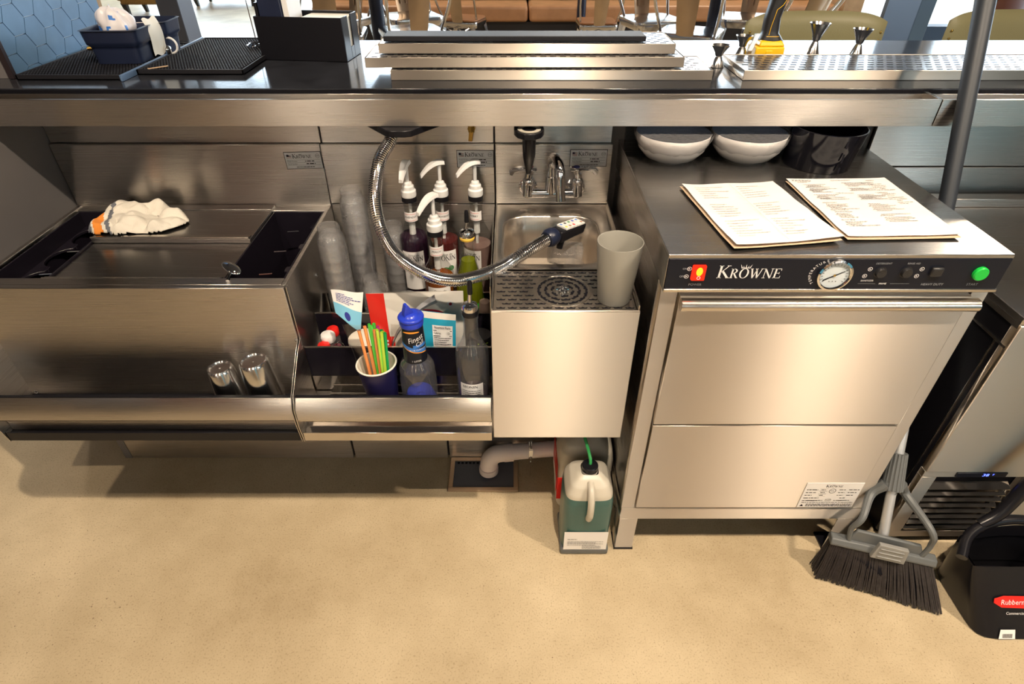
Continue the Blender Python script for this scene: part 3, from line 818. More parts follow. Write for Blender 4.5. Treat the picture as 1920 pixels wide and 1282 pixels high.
# two shaker tins upside down in the speed rail
def tin(cx, cy, z0, h, rb, rt, lx, ly, lab):
    t = thing('shaker_tin', lab, 'shaker tin', (cx,cy,z0), 'shaker tins in the speed rail')
    R = Tr((cx,cy,z0), rx=lx, ry=ly)
    MB().lathe([(rb-.001,0),(rb+.0015,.0),(rb+.002,.004),(rb,.006),(rt+.002,h-.008),(rt,h-.003),(rt-.002,h),(rt-.005,h),(rt-.007,h-.004),(0,h-.004)], 36, (0,0,0), T=R).build('cup', 'tin', t)
    MB().lathe([(0,h-.0035),(.0025,h-.0035),(.0015,h-.002),(0,h-.002)], 12, (0,0,0), T=R).build('centre_mark', 'satin', t)
tin(-.672, 1.050, .4045, .150, .040, .028, .0, -.05, 'shorter shaker tin standing upside down in the speed rail, left of the pair')
tin(-.588, 1.050, .4045, .170, .042, .031, .0, -.05, 'taller shaker tin standing upside down in the speed rail, right of the pair')

# ================================================================== GLASS AND BOTTLE STATION (middle)
CX0, CX1 = -.4975, -.0445
t = thing('bottle_station', 'stepped stainless bottle station with a double speed rail, between ice bin and hand sink', 'bar station', (-.27,1.3,.38))
b = MB().box(CX0, CX1, 1.524, 1.5345, .748, .911); b.build('splash_panel', 'steel', t, .001)
b = MB().box(CX0, CX1, 1.526, 1.5345, .38, .745); b.build('back_panel', 'steel', t, .001)
tiers = [(1.112, 1.222, .455, .470), (1.226, 1.336, .470, .485), (1.340, 1.524, .498, .50)]
for (ya, yb, zf, _) in tiers:
    b = MB().box(CX0+.001, CX1-.001, ya, yb, zf-.003, zf); b.build('tier_floor', 'steel_top', t)
MB().box(CX0+.001, CX1-.001, 1.108, 1.1115, .403, .477).build('rail_back', 'polished', t)
for (y, za, zb2) in [(1.110, .477, .565), (1.222, .44, .587), (1.336, .46, .575)]:
    b = MB().box(CX0+.001, CX1-.001, y, y+.003, za, zb2); b.build('tier_riser', 'well', t, .0008)
    b = MB().box(CX0+.001, CX1-.001, y-.001, y+.004, zb2-.001, zb2+.001); b.build('riser_edge', 'satin', t)
b = MB().box(CX1-.003, CX1-.001, 1.112, 1.524, .40, .735); b.build('side_panel', 'steel_y', t)
speed_rail(CX0+.003, CX1-.001, t, 'polished', floor='polished')
b = MB().box(CX0+.004, CX0+.045, 1.0, 1.105, .403, .430); b.build('drain_step', 'steel_top', t, .001)
b = MB().tube([(CX0+.045,1.092,.433),(CX1-.004,1.092,.433)], .0022, 8).tube([(CX0+.045,1.012,.4215),(CX1-.004,1.012,.4215)], .002, 8); b.build('wire_guide', 'satin', t)
end_plate(CX0+.0025, t)
name_plate(-.094, .8735, 1.5238, t)

# ================================================================== HAND SINK
SX0, SX1, ZS, SYF = -.0415, .266, .747, .994
t = thing('hand_sink', 'stainless underbar hand sink with a perforated drainboard and tall plain front', 'sink', (.11,1.25,.37))
b = MB().box(SX0, SX1, 1.524, 1.5345, ZS, .911); b.build('splash_panel', 'steel', t, .0015)
# deck with a rounded bowl cut in it
def rrect(x0, x1, y0, y1, r, n=7):
    out = []
    for (cx, cy, a0) in ((x1-r,y1-r,0),(x0+r,y1-r,PI/2),(x0+r,y0+r,PI),(x1-r,y0+r,1.5*PI)):
        for k in range(n+1):
            a = a0+PI/2*k/n; out.append((cx+r*math.cos(a), cy+r*math.sin(a)))
    return out
bx0, bx1, by0, by1 = -.020, .226, 1.192, 1.452
dx0, dx1, dy0, dy1 = SX0+.004, SX1-.004, 1.168, 1.524
loops = [(rrect(bx0,bx1,by0,by1,.06), ZS-.001), (rrect(bx0+.004,bx1-.004,by0+.004,by1-.004,.057), ZS-.005), (rrect(bx0+.010,bx1-.010,by0+.010,by1-.010,.052), ZS-.06), (rrect(bx0+.022,bx1-.022,by0+.022,by1-.022,.046), ZS-.118), (rrect(bx0+.05,bx1-.05,by0+.05,by1-.05,.03), ZS-.128)]
b = MB(); k = len(loops[0][0])
# outer ring mapped to the deck rectangle
cxm, cym = (bx0+bx1)/2, (by0+by1)/2
outer = []
for (x, y) in loops[0][0]:
    dx, dy = x-cxm, y-cym
    sx = ((dx1-cxm) if dx > 0 else (cxm-dx0))/abs(dx) if abs(dx) > 1e-9 else 1e9
    sy = ((dy1-cym) if dy > 0 else (cym-dy0))/abs(dy) if abs(dy) > 1e-9 else 1e9
    s = min(sx, sy); outer.append((cxm+dx*s, cym+dy*s))
rings = [(outer, ZS-.001)] + loops
base = len(b.v)
for (lp, z) in rings:
    for p in lp: b.v.append(Vector((p[0], p[1], z)))
for i in range(len(rings)-1):
    for j in range(k):
        j2 = (j+1)%k
        b.f.append([base+i*k+j, base+i*k+j2, base+(i+1)*k+j2, base+(i+1)*k+j]); b.m.append(0)
b.f.append([base+(len(rings)-1)*k+j for j in range(k)]); b.m.append(0)
for (cx, cy) in ((dx0,dy0),(dx1,dy0),(dx1,dy1),(dx0,dy1)):       # corner fills
    near = sorted(range(k), key=lambda j: (outer[j][0]-cx)**2+(outer[j][1]-cy)**2)[:2]
    b.add([(cx,cy,ZS-.001), (outer[near[0]][0],outer[near[0]][1],ZS-.001), (outer[near[1]][0],outer[near[1]][1],ZS-.001)], [(0,1,2)])
o = b.build('basin', 'steel_sink', t, 0, 50)
b = MB().lathe([(0,ZS-.1275),(.022,ZS-.1275),(.026,ZS-.126),(.026,ZS-.1285)], 24, (.103,1.32,0)); b.build('drain', 'chrome', t)
b = MB().box(SX1-.004, SX1, 1.0, 1.524, ZS-.002, ZS+.012).box(SX0, SX0+.004, 1.0, 1.524, ZS-.002, ZS+.004); b.build('side_rim', 'satin', t, .001)
b = MB()
b.prism([(SYF,ZS+.001),(SYF,.3775),(SYF+.004,.3775),(SYF+.004,ZS-.003),(SYF+.006,ZS-.003),(SYF+.006,ZS+.001)], 'x', SX0, SX1)
b.build('apron', 'steel_flat', t, .0015)
MB().box(SX1-.003, SX1, SYF+.006, 1.52, .3775, ZS-.003).build('side_panel', 'steel_y', t)
MB().box(SX0+.001, SX0+.003, SYF+.006, 1.52, .3775, ZS-.003).build('side_panel', 'steel_y', t)
MB().box(SX0+.003, SX1-.003, SYF+.006, 1.523, .385, .388).build('underside', 'steel_top', t)
# drainboard with crown shaped perforations and a round rinser grate
tr = MB().box(SX0+.0045, SX1-.0045, SYF+.0065, 1.167, ZS-.008, ZS-.0035).build('drainboard', 'steel_sink', t, .001)
def crown(mb, x, y, w, h, a=0, mi=0, z=ZS-.0033):
    pts = [(-.5,-.4),(.5,-.4),(.62,.35),(.28,.05),(0,.5),(-.28,.05),(-.62,.35)]
    ca, sa = math.cos(a), math.sin(a)
    vs = [(x+(p[0]*w)*ca-(p[1]*h)*sa, y+(p[0]*w)*sa+(p[1]*h)*ca, z) for p in pts]
    mb.add(vs, [(0,1,3),(1,2,3),(0,3,5),(3,4,5),(0,5,6)], mi)
pf = MB()
for j in range(10):
    y = 1.015+j*.0158
    for i in range(12):
        x = SX0+.020 + i*.0245 + (.012 if j % 2 else 0)
        if x > SX1-.018: continue
        if (x-.112)**2/.066**2+(y-1.082)**2/.066**2 < 1: continue
        crown(pf, x, y, .016, .0070)
pf.build('perforations', 'ink', tr, smooth=0)
rg = MB().lathe([(0,ZS-.0032),(.060,ZS-.0032),(.0605,ZS-.002),(.062,ZS-.002),(.0625,ZS-.0035)], 48, (.112,1.082,0)).build('rinser_grate', 'steel_sink', t)
pf = MB()
for (rad, cnt, w) in ((.051,14,.016),(.036,10,.015),(.022,6,.013)):
    for k2 in range(cnt):
        a = 2*PI*k2/cnt+rad*30; crown(pf, .112+rad*math.cos(a), 1.082+rad*math.sin(a), w*1.15, .0085, a+PI/2, z=ZS-.0026)
pf.build('perforations', 'ink', rg, smooth=0)
b = MB().lathe([(.012,ZS-.0028),(.011,ZS+.001),(.005,ZS+.002),(.0035,ZS+.010),(0,ZS+.011)], 16, (.112,1.082,0)).tube([(.098,1.082,ZS),(.126,1.082,ZS)], .0022, 8).tube([(.112,1.068,ZS),(.112,1.096,ZS)], .0022, 8)
b.build('rinser_nozzle', 'chrome', t)
name_plate(.2045, .8755, 1.5238, t)

# faucet
t = thing('faucet', 'chrome two handle wall faucet with gooseneck spout over the hand sink', 'faucet', (.11,1.50,.78))
b = MB().tube([(.045,1.478,.797),(.175,1.478,.797)], .0125, 16)
b.cyl((.046,1.523,.797),(.046,1.478,.797),.0195,.0145).cyl((.174,1.523,.797),(.174,1.478,.797),.0195,.0145)
b.lathe([(0,.0),(.026,.0),(.026,.004),(.018,.008),(0,.008)], 24, T=Tr((.046,1.5225,.797), rx=PI/2)); b.lathe([(0,.0),(.026,.0),(.026,.004),(.018,.008),(0,.008)], 24, T=Tr((.174,1.5225,.797), rx=PI/2))
b.cyl((.046,1.478,.792),(.046,1.478,.826),.0155,.013).cyl((.174,1.478,.792),(.174,1.478,.826),.0155,.013)
b.lathe([(.0,.824),(.0145,.824),(.0165,.830),(.0145,.838),(.0105,.842),(.0105,.852),(0,.852)], 20, (.046,1.478,0)).lathe([(.0,.824),(.0145,.824),(.0165,.830),(.0145,.838),(.0105,.842),(.0105,.852),(0,.852)], 20, (.174,1.478,0))
b.build('valve_body', 'chrome', t)
pth = [(.106,1.478,.797),(.106,1.478,.83)]
for k in range(13):
    a = PI*k/12
    pth.append((.106+.008*(1-math.cos(a)), 1.478-.052*(1-math.cos(a))/2*1.5, .868+.036*math.sin(a)))
pth += [(.124,1.40,.835),(.126,1.397,.812)]
b = MB().tube(pth, [.0135]*2+[.0125]*13+[.012,.0125], 20)
b.cyl((.106,1.478,.806),(.106,1.478,.845),.0165)
b.build('spout', 'chrome', t)
for (hx_, col, sgn) in ((.050,'crimson',-1), (.170,'flag_blue',1)):
    b = MB().cyl((hx_,1.476,.850),(hx_,1.476,.866),.0085,.0115)
    b.prism([(0,.002),(sgn*.020,.003),(sgn*.046,.001),(sgn*.056,-.006),(sgn*.053,-.017),(sgn*.046,-.019),(sgn*.041,-.010),(sgn*.030,-.007),(sgn*.018,-.007),(sgn*-.014,-.008),(sgn*-.018,-.002),(sgn*-.016,.002)], 'y', -.0080, .0080, T=Tr((hx_,1.474,.868)))
    h = b.build('handle', 'chrome', t, .0015)
    MB().cyl((hx_,1.476,.8665),(hx_,1.476,.871),.0085,.008).build('index_button', col, h)

# brass valve under the rail
t = thing('gas_valve', 'small brass shutoff valve on the wall sheet under the drink rail', 'valve', (-.1,1.5,.95))
MB().cyl((-.1,1.534,.957),(-.1,1.505,.957),.010,.010,6).cyl((-.1,1.505,.965),(-.1,1.505,.950),.009,.009,6).build('nut', 'brass', t)
MB().taper((-.1,1.503,.953), .006,.005, (-.1035,1.500,.928), .005,.003).build('lever', 'brass', t, .001)

# ================================================================== SODA GUN
t = thing('soda_gun', 'soda gun on a ribbed steel hose looping down into the hand sink', 'soda gun', (-.27,1.38,.99))
hp = [(-.269,1.385,1.000),(-.280,1.350,.975),(-.298,1.305,.947),(-.307,1.25,.885),(-.291,1.2,.831),(-.256,1.17,.780),(-.191,1.15,.743),(-.119,1.15,.729),(-.034,1.17,.745),(.030,1.205,.768),(.088,1.258,.777)]
def spline(P, n):
    P = [Vector(p) for p in P]; P = [P[0]*2-P[1]] + P + [P[-1]*2-P[-2]]; out = []
    for i in range(1, len(P)-2):
        for k in range(n):
            u = k/n; a, b_, c, d = P[i-1], P[i], P[i+1], P[i+2]
            out.append(.5*((2*b_)+(c-a)*u+(2*a-5*b_+4*c-d)*u*u+(-a+3*b_-3*c+d)*u**3))
    out.append(P[-2]); return out
sp = spline(hp, 60)
# resample by length, ribs every 4.6 mm
L = [0]
for i in range(1, len(sp)): L.append(L[-1]+(sp[i]-sp[i-1]).length)
def at(s):
    import bisect
    i = min(max(bisect.bisect_left(L, s), 1), len(L)-1); u = (s-L[i-1])/(L[i]-L[i-1]+1e-9); return sp[i-1].lerp(sp[i], u)
pts = []; rs = []; s = 0; pit = .0052
while s < L[-1]:
    for (f, r) in ((0,.0138),(.22,.0150),(.62,.0150),(.84,.0138)): pts.append(at(s+f*pit)); rs.append(r)
    s += pit
MB().tube(pts, rs, 18).build('hose', 'chrome', t)
dr = (sp[-1]-sp[-12]).normalized(); e = sp[-1]
b = MB().tube([e-dr*.004, e+dr*.004, e+dr*.018, e+dr*.026], [.019,.023,.022,.018], 16)
b.build('collar', 'navy_plastic', t)
ang = math.atan2(dr.y, dr.x)
GH = Tr(e+dr*.026, rz=ang, s=1.15) @ Matrix.Rotation(.08, 4, 'Y')
gb = MB().taper((.0,0,0), .001,.017, (.0,0,.001), .001,.017)
b = MB()
b.add([(0,-.017,-.015),(.075,-.016,-.010),(.075,.016,-.010),(0,.017,-.015),(0,-.017,.010),(.082,-.016,.009),(.082,.016,.009),(0,.017,.010)], [(3,2,1,0),(4,5,6,7),(0,1,5,4),(1,2,6,5),(2,3,7,6),(3,0,4,7)], 0, GH)
gh = b.build('gun_body', 'black_plastic', t, .004)
b = MB().tube([(.02,0,-.013),(.018,0,-.036)], [.009,.007], 12, T=GH); b.build('nozzle', 'black_plastic', t)
bc = [('white',0),('yellow',1),('blue_print',2),('wood',0),('white',0),('red',1),('green_print',2),('white',0),('white',0),('cap_blue',0)]
b = MB(); kk = 0
mlist = ['label_white','yellow','blue_print','wood','red','green_print','cap_blue','ink']
for i in range(5):
    for j in range(2):
        x0_ = .018+i*.0118; y0_ = -.0145+j*.0150
        b.box(x0_, x0_+.0105, y0_, y0_+.0135, .0099, .0135, 0, GH)
        b.box(x0_+.003, x0_+.008, y0_+.004, y0_+.010, .0134, .0138, [1,2,3,7,4,5,0,6,3,2][kk], GH); kk += 1
b.build('buttons', mlist, gh)

t = thing('hose_manifold', 'black wedge shaped bracket under the drink rail where the ribbed hose starts', 'bracket', (-.255,1.42,1.0))
MB().prism([(-.340,1.43),(-.168,1.43),(-.168,1.41),(-.225,1.335),(-.240,1.330),(-.268,1.330),(-.282,1.335),(-.340,1.41)], 'z', .992, 1.0075).build('bracket', 'black_plastic', t, .002)
b = MB().add([(-.325,1.402,.9915),(-.293,1.360,.9915),(-.281,1.366,.9915),(-.313,1.408,.9915)], [(3,2,1,0)]); b.build('sticker', 'label_white', t, smooth=0)

t = thing('gun_holster', 'black holster cup with a pale ring under the drink rail, above the faucet', 'holster', (.042,1.40,.99))
MB().prism([(.008,1.432),(.076,1.432),(.077,1.372),(.069,1.349),(.053,1.336),(.031,1.336),(.015,1.349),(.007,1.372)], 'z', .984, .9985).build('bracket', 'black_plastic', t, .002)
MB().lathe([(.017,.9990),(.027,.9990),(.027,1.0005),(.017,1.0005)], 28, (.042,1.368,0)).build('ring', 'jug', t)
MB().lathe([(0,.9986),(.0165,.9986),(.0165,.9996),(0,.9992)], 24, (.042,1.368,0)).build('cup_mouth', 'ink', t)
MB().tube([(.043,1.385,.984),(.043,1.395,.955),(.044,1.41,.925),(.044,1.425,.905),(.044,1.43,.872)], [.017,.016,.0155,.013,.006], 16).build('drain_cup', 'black_plastic', t)

# ================================================================== STACKED TUMBLERS
def tumbler_mesh():
    n = 32; m = MB()
    # upside down: thick base on top, fluted wall, rim below
    prof = [(.0345,0),(.0350,.002),(.0338,.012),(.0335,.040),(.0305,.058),(.0268,.066),(.0262,.082),(.0240,.086),(.0185,.0865),(.0170,.083),(0,.082)]
    def fn(u, v):
        i = v*(len(prof)-1); k = min(int(i), len(prof)-2); f = i-k
        r = prof[k][0]*(1-f)+prof[k+1][0]*f; z = prof[k][1]*(1-f)+prof[k+1][1]*f
        a = 2*PI*u
        r *= 1+.035*math.cos(a*9)*math.sin(min(1, z/.082)*PI)
        return (r*math.cos(a), r*math.sin(a), z)
    m.grid(fn, 54, 20)
    prof2 = [(.0325,.001),(.0315,.038),(.0285,.056),(.0245,.066),(.018,.070),(0,.071)]
    m.lathe(prof2, 40)
    return m
tm = tumbler_mesh()
tumb = None
stacks = [  # x, y, base, count, pitch, which
    (-.437, 1.282, .4870, 9, .0285, 'tall front stack beside the ice bin'),
    (-.402, 1.400, .5015, 10, .0285, 'tall rear stack near the ice bin'),
    (-.349, 1.278, .4870, 4, .0285, 'short front stack left of the hose'),
    (-.318, 1.440, .5015, 6, .0285, 'rear stack half hidden behind the hose'),
    (-.270, 1.282, .4870, 2, .030, 'two-glass stack under the hose bend')]
for (x, y, z, cnt, pit, w_) in stacks:
    for k in range(cnt):
        if tumb is None:
            tumb = tm.build('plastic_tumbler', 'clear', None, 0, 50); o = tumb
        else:
            o = tumb.copy(); COL.objects.link(o)
        r3 = random.Random(k*7+cnt)
        o.location = (x+r3.uniform(-.001,.001), y+r3.uniform(-.001,.001), z+k*pit)
        o.rotation_euler = (0, 0, r3.uniform(0, 3))
        where = 'topmost' if k == cnt-1 else (['lowest', 'second from the bottom', 'third from the bottom', 'fourth from the bottom', 'fifth from the bottom', 'sixth from the bottom', 'seventh from the bottom'][k] if cnt-1-k > 2 or k < 2 else ['', 'second from the top', 'third from the top'][cnt-1-k])
        tag(o, 'clear tumbler, %s of the %s' % (where, w_), 'glass', 'stacked clear tumblers')

# ================================================================== SYRUP BOTTLES
def wrap(r, zc, a0, c=(0,0), d=.0006):
    """flat label space (metres) to a cylinder face; a0 is where the label centre looks"""
    return lambda x, y: (c[0]+(r+d)*math.cos(a0+x/r), c[1]+(r+d)*math.sin(a0+x/r), zc+y)
def curved_label(mb, r, zc, a0, w, h, mi=0, d=.0004, n=14):
    f = wrap(r, zc, a0, d=d)
    mb.grid(lambda u, v: f((u-.5)*w, (v-.5)*h), n, 1, mi)
FR = -PI/2
def bottle_body(t, c, r, prof, gm='glass'):
    MB().lathe(prof, 40, c).build('glass_body', gm, t)
def liq_fill(t, c, prof, lvl, mat, ins=.0022):
    out = [(0, prof[0][1]+.004)]
    last = None
    for (a, z) in prof:
        if z <= prof[0][1]+.003: continue
        if z >= lvl:
            if last: f = (lvl-last[1])/(z-last[1]+1e-9); out.append((max(.004, last[0]+(a-last[0])*f-ins), lvl))
            break
        out.append((max(.004, a-ins), z)); last = (a, z)
    out.insert(1, (out[1][0], prof[0][1]+.004))
    out.append((0, lvl))
    MB().lathe(out, 36, c).build('liquid', mat, t)
def syrup(x, y, z, lab, flavour, lq, lvl, pump_dir, big=True, closure='pump', mono=True, tag_mat='label_white', la=0.0):
    t = thing('syrup_bottle' if closure == 'pump' else 'pourer_bottle', lab, 'bottle', (x,y,z))
    c = (x,y,z); R = .0385
    prof = [(0,.001),(R-.004,.001),(R,.006),(R,.192),(R-.002,.203),(R-.008,.213),(.0235,.227),(.0185,.240),(.0165,.252),(.0160,.288),(.0178,.290),(.0178,.298),(.015,.300)]
    bottle_body(t, c, R, prof, 'glass_hazy' if not mono else 'glass')
    if lvl: liq_fill(t, c, prof, lvl, lq)
    if mono:
        m = MB()
        f = lambda mb, w, h, zc, mi, d: mb.grid(lambda u, v: (x+(R+d)*math.cos(FR+la+(u-.5)*w/R), y+(R+d)*math.sin(FR+la+(u-.5)*w/R), z+zc+(v-.5)*h), 14, 1, mi)
        f(m, .062, .118, .112, 1, .0004); f(m, .060, .116, .112, 0, .0006)
        lb = m.build('label', ['label_white', 'cork'], t)
        tx = MB(); g = lambda a, b: (x+(R+.0010)*math.cos(FR+la+a/R), y+(R+.0010)*math.sin(FR+la+a/R), z+b)
        put_text(tx, 'Sirop de', .002, .160, .009, g, 0, shear=.25)
        w_ = sum(ROMAN[ch][0] for ch in 'MONIN')*.0125
        roman(tx, 'MONIN', -w_/2-.001, .1420, .0135, g, 0, 1.0, .93)
        if lq == 'lq_red':
            for (a, b2, rr_, mi) in ((-.002,.112,.010,1),(.012,.118,.008,1),(.004,.095,.011,2),(-.010,.088,.009,2)):
                pts = [g(a+rr_*math.cos(q), b2+rr_*math.sin(q)) for q in [2*PI*k/10 for k in range(10)]]
                tx.add(pts, [tuple(range(10))], mi)
        else:
            for k in range(5):
                a = -.012+k*.006; tx.add([g(a, .100), g(a+.003, .122+.004*(k%2)), g(a+.007, .112)], [(0,1,2)], 0)
        tx.build('lettering', ['ink', 'green_print', 'crimson'], lb, smooth=0)
    if flavour:
        m = MB(); r2 = .0172
        m.grid(lambda u, v: (x+r2*math.cos(FR+la+(u-.5)*.050/r2), y+r2*math.sin(FR+la+(u-.5)*.050/r2), z+.247+v*.026), 14, 1)
        lb = m.build('neck_label', 'label_white', t)
        tx = MB(); g = lambda a, b: (x+(r2+.0005)*math.cos(FR+la+a/r2), y+(r2+.0005)*math.sin(FR+la+a/r2), z+b)
        put_text(tx, flavour, 0, .260, .0075, g, 0, shear=.2)
        dash_line(tx, -.016, .016, .268, .0008, g, 1); dash_line(tx, -.016, .016, .2505, .0008, g, 1)
        tx.build('lettering', ['ink_grey', 'red'], lb, smooth=0)
    if closure == 'pump':
        MB().lathe([(0,.300),(.0195,.300),(.0195,.312),(.0,.312)], 28, c).build('black_collar', 'black_plastic', t)
        hd = MB()
        rib = []
        hd.lathe([(0,.312),(.0188,.312),(.0195,.316),(.0192,.328),(.0155,.331),(.0150,.340),(.0115,.343),(.0100,.349),(.004,.351),(0,.351)], 36, c)
        hd.cyl((x,y,z+.345),(x,y,z+.392), .0045, .0050, 14)
        Rz = Tr((x,y,z+.388), rz=pump_dir)
        # curved spout lever
        sec = []
        for k in range(9):
            u = k/8
            sec.append((-.012+.062*u, .010+.004*math.sin(u*PI)-.028*u*u, .0115-.006*u+.002*math.sin(u*PI)))
        m = hd
        bb = len(m.v)
        for (px, pz, hw) in sec:
            for (yy, zz) in ((-hw,-.004),(hw,-.004),(hw*.8,.005),(-hw*.8,.005)): m.v.append(Rz @ Vector((px, yy, pz+zz)))
        for k in range(8):
            for q in range(4):
                q2 = (q+1)%4; m.f.append([bb+k*4+q, bb+k*4+q2, bb+k*4+4+q2, bb+k*4+4+q]); m.m.append(0)
        m.f.append([bb+3,bb+2,bb+1,bb]); m.m.append(0); m.f.append([bb+32+q for q in range(4)]); m.m.append(0)
        hd.build('pump', 'white', t, .0008)
        MB().cyl((x,y,z+.05),(x,y,z+.296),.0042,.0042,10).cyl((x,y,z+.206),(x,y,z+.245),.0085,.0085,14).build('dip_tube', 'white', t)
    else:
        MB().lathe([(0,.298),(.0185,.298),(.0195,.304),(.0185,.310),(.0,.310)], 28, c).build('stopper', 'black_plastic' if closure == 'pourer' else 'brass', t)
        MB().lathe([(0,.310),(.0175,.310),(.0185,.316),(.0165,.323),(.009,.328),(0,.329)], 28, c).cyl((x,y,z+.325),(x+.002,y,z+.357),.0046,.0036,12).build('spout', 'chrome', t)
        MB().lathe([(.0,.350),(.0052,.350),(.0058,.353),(.0052,.376),(.004,.382),(0,.384)], 16, (x+.002,y,z)).build('dust_cap', 'black_plastic', t)
    return t
syrup(-.262, 1.425, .5005, 'dark purple lavender syrup bottle with white pump, leftmost of the rear row', 'LAVENDER', 'lq_purple', .205, FR-.15)
syrup(-.180, 1.430, .5005, 'dark red strawberry syrup bottle with white pump, right behind the peach bottle', 'STRAWBERRY', 'lq_red', .190, PI+.45, la=.15)
syrup(-.091, 1.432, .5005, 'nearly clear pink syrup bottle with white pump, rear row nearest the sink', 'CHERRY', 'lq_pink', .175, PI+.45, la=-.5)
syrup(-.184, 1.292, .4720, 'amber peach syrup bottle with white pump, in front of the strawberry bottle', 'PEACH', 'lq_amber', .185, PI+.9, la=.1)

# lime juice bottle with pourer
x, y, z = -.107, 1.292, .4720
t = thing('lime_juice_bottle', 'lime green juice bottle with a pourer spout, beside the peach syrup bottle', 'bottle', (x,y,z))
prof = [(0,.001),(.033,.001),(.036,.005),(.0365,.150),(.0345,.165),(.028,.195),(.0205,.225),(.0165,.250),(.0155,.282),(.0165,.285),(.015,.287)]
bottle_body(t, (x,y,z), .0365, prof); liq_fill(t, (x,y,z), prof, .232, 'lq_green')
R = .0365
m = MB().grid(lambda u, v: (x+(R+.0005)*math.cos(u*2*PI), y+(R+.0005)*math.sin(u*2*PI), z+.03+v*.088), 40, 1)
lb = m.build('label', 'green_label', t)
tx = MB(); g = lambda a, b: (x+(R+.001)*math.cos(FR+a/R), y+(R+.001)*math.sin(FR+a/R), z+b)
g2 = lambda a, b: (x+(R+.0014)*math.cos(FR+a/R), y+(R+.0014)*math.sin(FR+a/R), z+b)
tx.add([g(-.004+.024*math.cos(2*PI*k/20), .090+.034*math.sin(2*PI*k/20)) for k in range(20)], [tuple(range(20))], 1)
put_text(tx, "Rose's", -.004, .101, .016, g2, 0, rot=.25); put_text(tx, 'LIME', -.002, .082, .011, g2, 2)
tx.build('lettering', ['ink', 'cream', 'yellow_print'], lb, smooth=0)
MB().lathe([(0,.287),(.0175,.287),(.0185,.292),(.0165,.296)], 24, (x,y,z)).build('stopper_ring', 'yellow_print', t)
MB().lathe([(0,.296),(.018,.296),(.0185,.305),(.0165,.310),(.009,.314),(0,.315)], 24, (x,y,z)).cyl((x,y,z+.31),(x+.001,y,z+.338),.0046,.0036,12).build('spout', 'chrome', t)
MB().lathe([(.0,.332),(.0055,.332),(.006,.335),(.0052,.356),(.004,.362),(0,.363)], 16, (x+.001,y,z)).build('dust_cap', 'black_plastic', t)

# front rail bottles
t = syrup(-.089, 1.052, .4045, 'almost empty clear bottle with a pourer in the front rail beside the sink', None, 'lq_clear', 0, 0, closure='pourer', mono=False)
x, y, z = -.089, 1.052, .4045; R = .0385
MB().lathe([(0,.005),(R-.003,.005),(R-.003,.075),(0,.065)], 36, (x,y,z)).build('liquid', 'lq_purple', t)
m = MB().grid(lambda u, v: (x+(R+.0005)*math.cos(FR+(u-.5)*1.45-.05), y+(R+.0005)*math.sin(FR+(u-.5)*1.45-.05), z+.035+v*.092), 14, 1)
lb = m.build('label', 'label_white', t)
tx = MB(); g = lambda a, b: (x+(R+.001)*math.cos(FR-.05+a/R), y+(R+.001)*math.sin(FR-.05+a/R), z+b)
roman(tx, 'MONIN', -.021, .116, .0066, g, 0, 1.0, 1.25)
for k in range(6): dash_line(tx, -.024, .022, .107-k*.006, .0014, g, 1, seed=k)
for k in range(9): tx.add([g(-.02+k*.0022, .040), g(-.019+k*.0022, .040), g(-.019+k*.0022, .052), g(-.02+k*.0022, .052)], [(0,1,2,3)], 0)
tx.build('lettering', ['ink', 'ink_grey'], lb, smooth=0)

x, y, z = -.219, 1.052, .4045
t = thing('puree_bottle', 'blue puree bottle with black sleeve and cobalt cap in the front rail', 'bottle', (x,y,z))
prof = [(0,.001),(.036,.001),(.0425,.008),(.0425,.120),(.0405,.135),(.0415,.145),(.0400,.155),(.034,.168),(.0275,.175),(.0260,.180),(.0240,.272),(.0235,.276)]
MB().lathe(prof, 44, (x,y,z)).build('bottle_body', 'glass_hazy', t)
MB().lathe([(0,.004),(.039,.006),(.0395,.055),(.030,.075),(.012,.06),(0,.068)], 30, (x,y,z)).build('liquid', 'lq_blue', t)
sl = MB(); RR = lambda zz: .0268-.0022*(zz-.178)/.09
sl.grid(lambda u, v: (x+RR(.178+v*.092)*math.cos(u*2*PI), y+RR(.178+v*.092)*math.sin(u*2*PI), z+.178+v*.092), 40, 6)
so = sl.build('sleeve', 'panel_black', t)
tx = MB()
def gs(d): return lambda a, b: (x+(RR(b)+d)*math.cos(FR+a/.0255), y+(RR(b)+d)*math.sin(FR+a/.0255), z+b)
g = gs(.0006); g2 = gs(.0011)
def band(a0, a1, fz, h, mi, gg):
    n = 14
    for k in range(n):
        a = a0+(a1-a0)*k/n; b = a0+(a1-a0)*(k+1)/n
        tx.add([gg(a, fz(a)), gg(b, fz(b)), gg(b, fz(b)+h(b)), gg(a, fz(a)+h(a))], [(0,1,2,3)], mi)
band(-.020, .020, lambda a: .262, lambda a: .0045*math.sqrt(max(.05, 1-(a/.0205)**2)), 2, g)
band(-.030, .034, lambda a: .205+(.012-a)*.45+max(0, a)*.2, lambda a: .0025, 2, g)
band(-.028, .034, lambda a: .2085+(.012-a)*.40+max(0, a)*.15, lambda a: .010, 1, g)
band(.002, .034, lambda a: .222, lambda a: .008, 1, g)
put_text(tx, 'Finest', .010, .246, .019, g2, 0, rot=.28, shear=.25, sx=.8)
put_text(tx, 'Call', .018, .233, .016, g2, 0, rot=.28, shear=.25, sx=.8)
put_text(tx, 'BLUE CURACAO', .014, .2165, .0055, g2, 0); put_text(tx, '1 LITER', .006, .186, .0065, g2, 0)
tx.build('lettering', ['white_ink', 'blue_print', 'orange_print'], so, smooth=0)
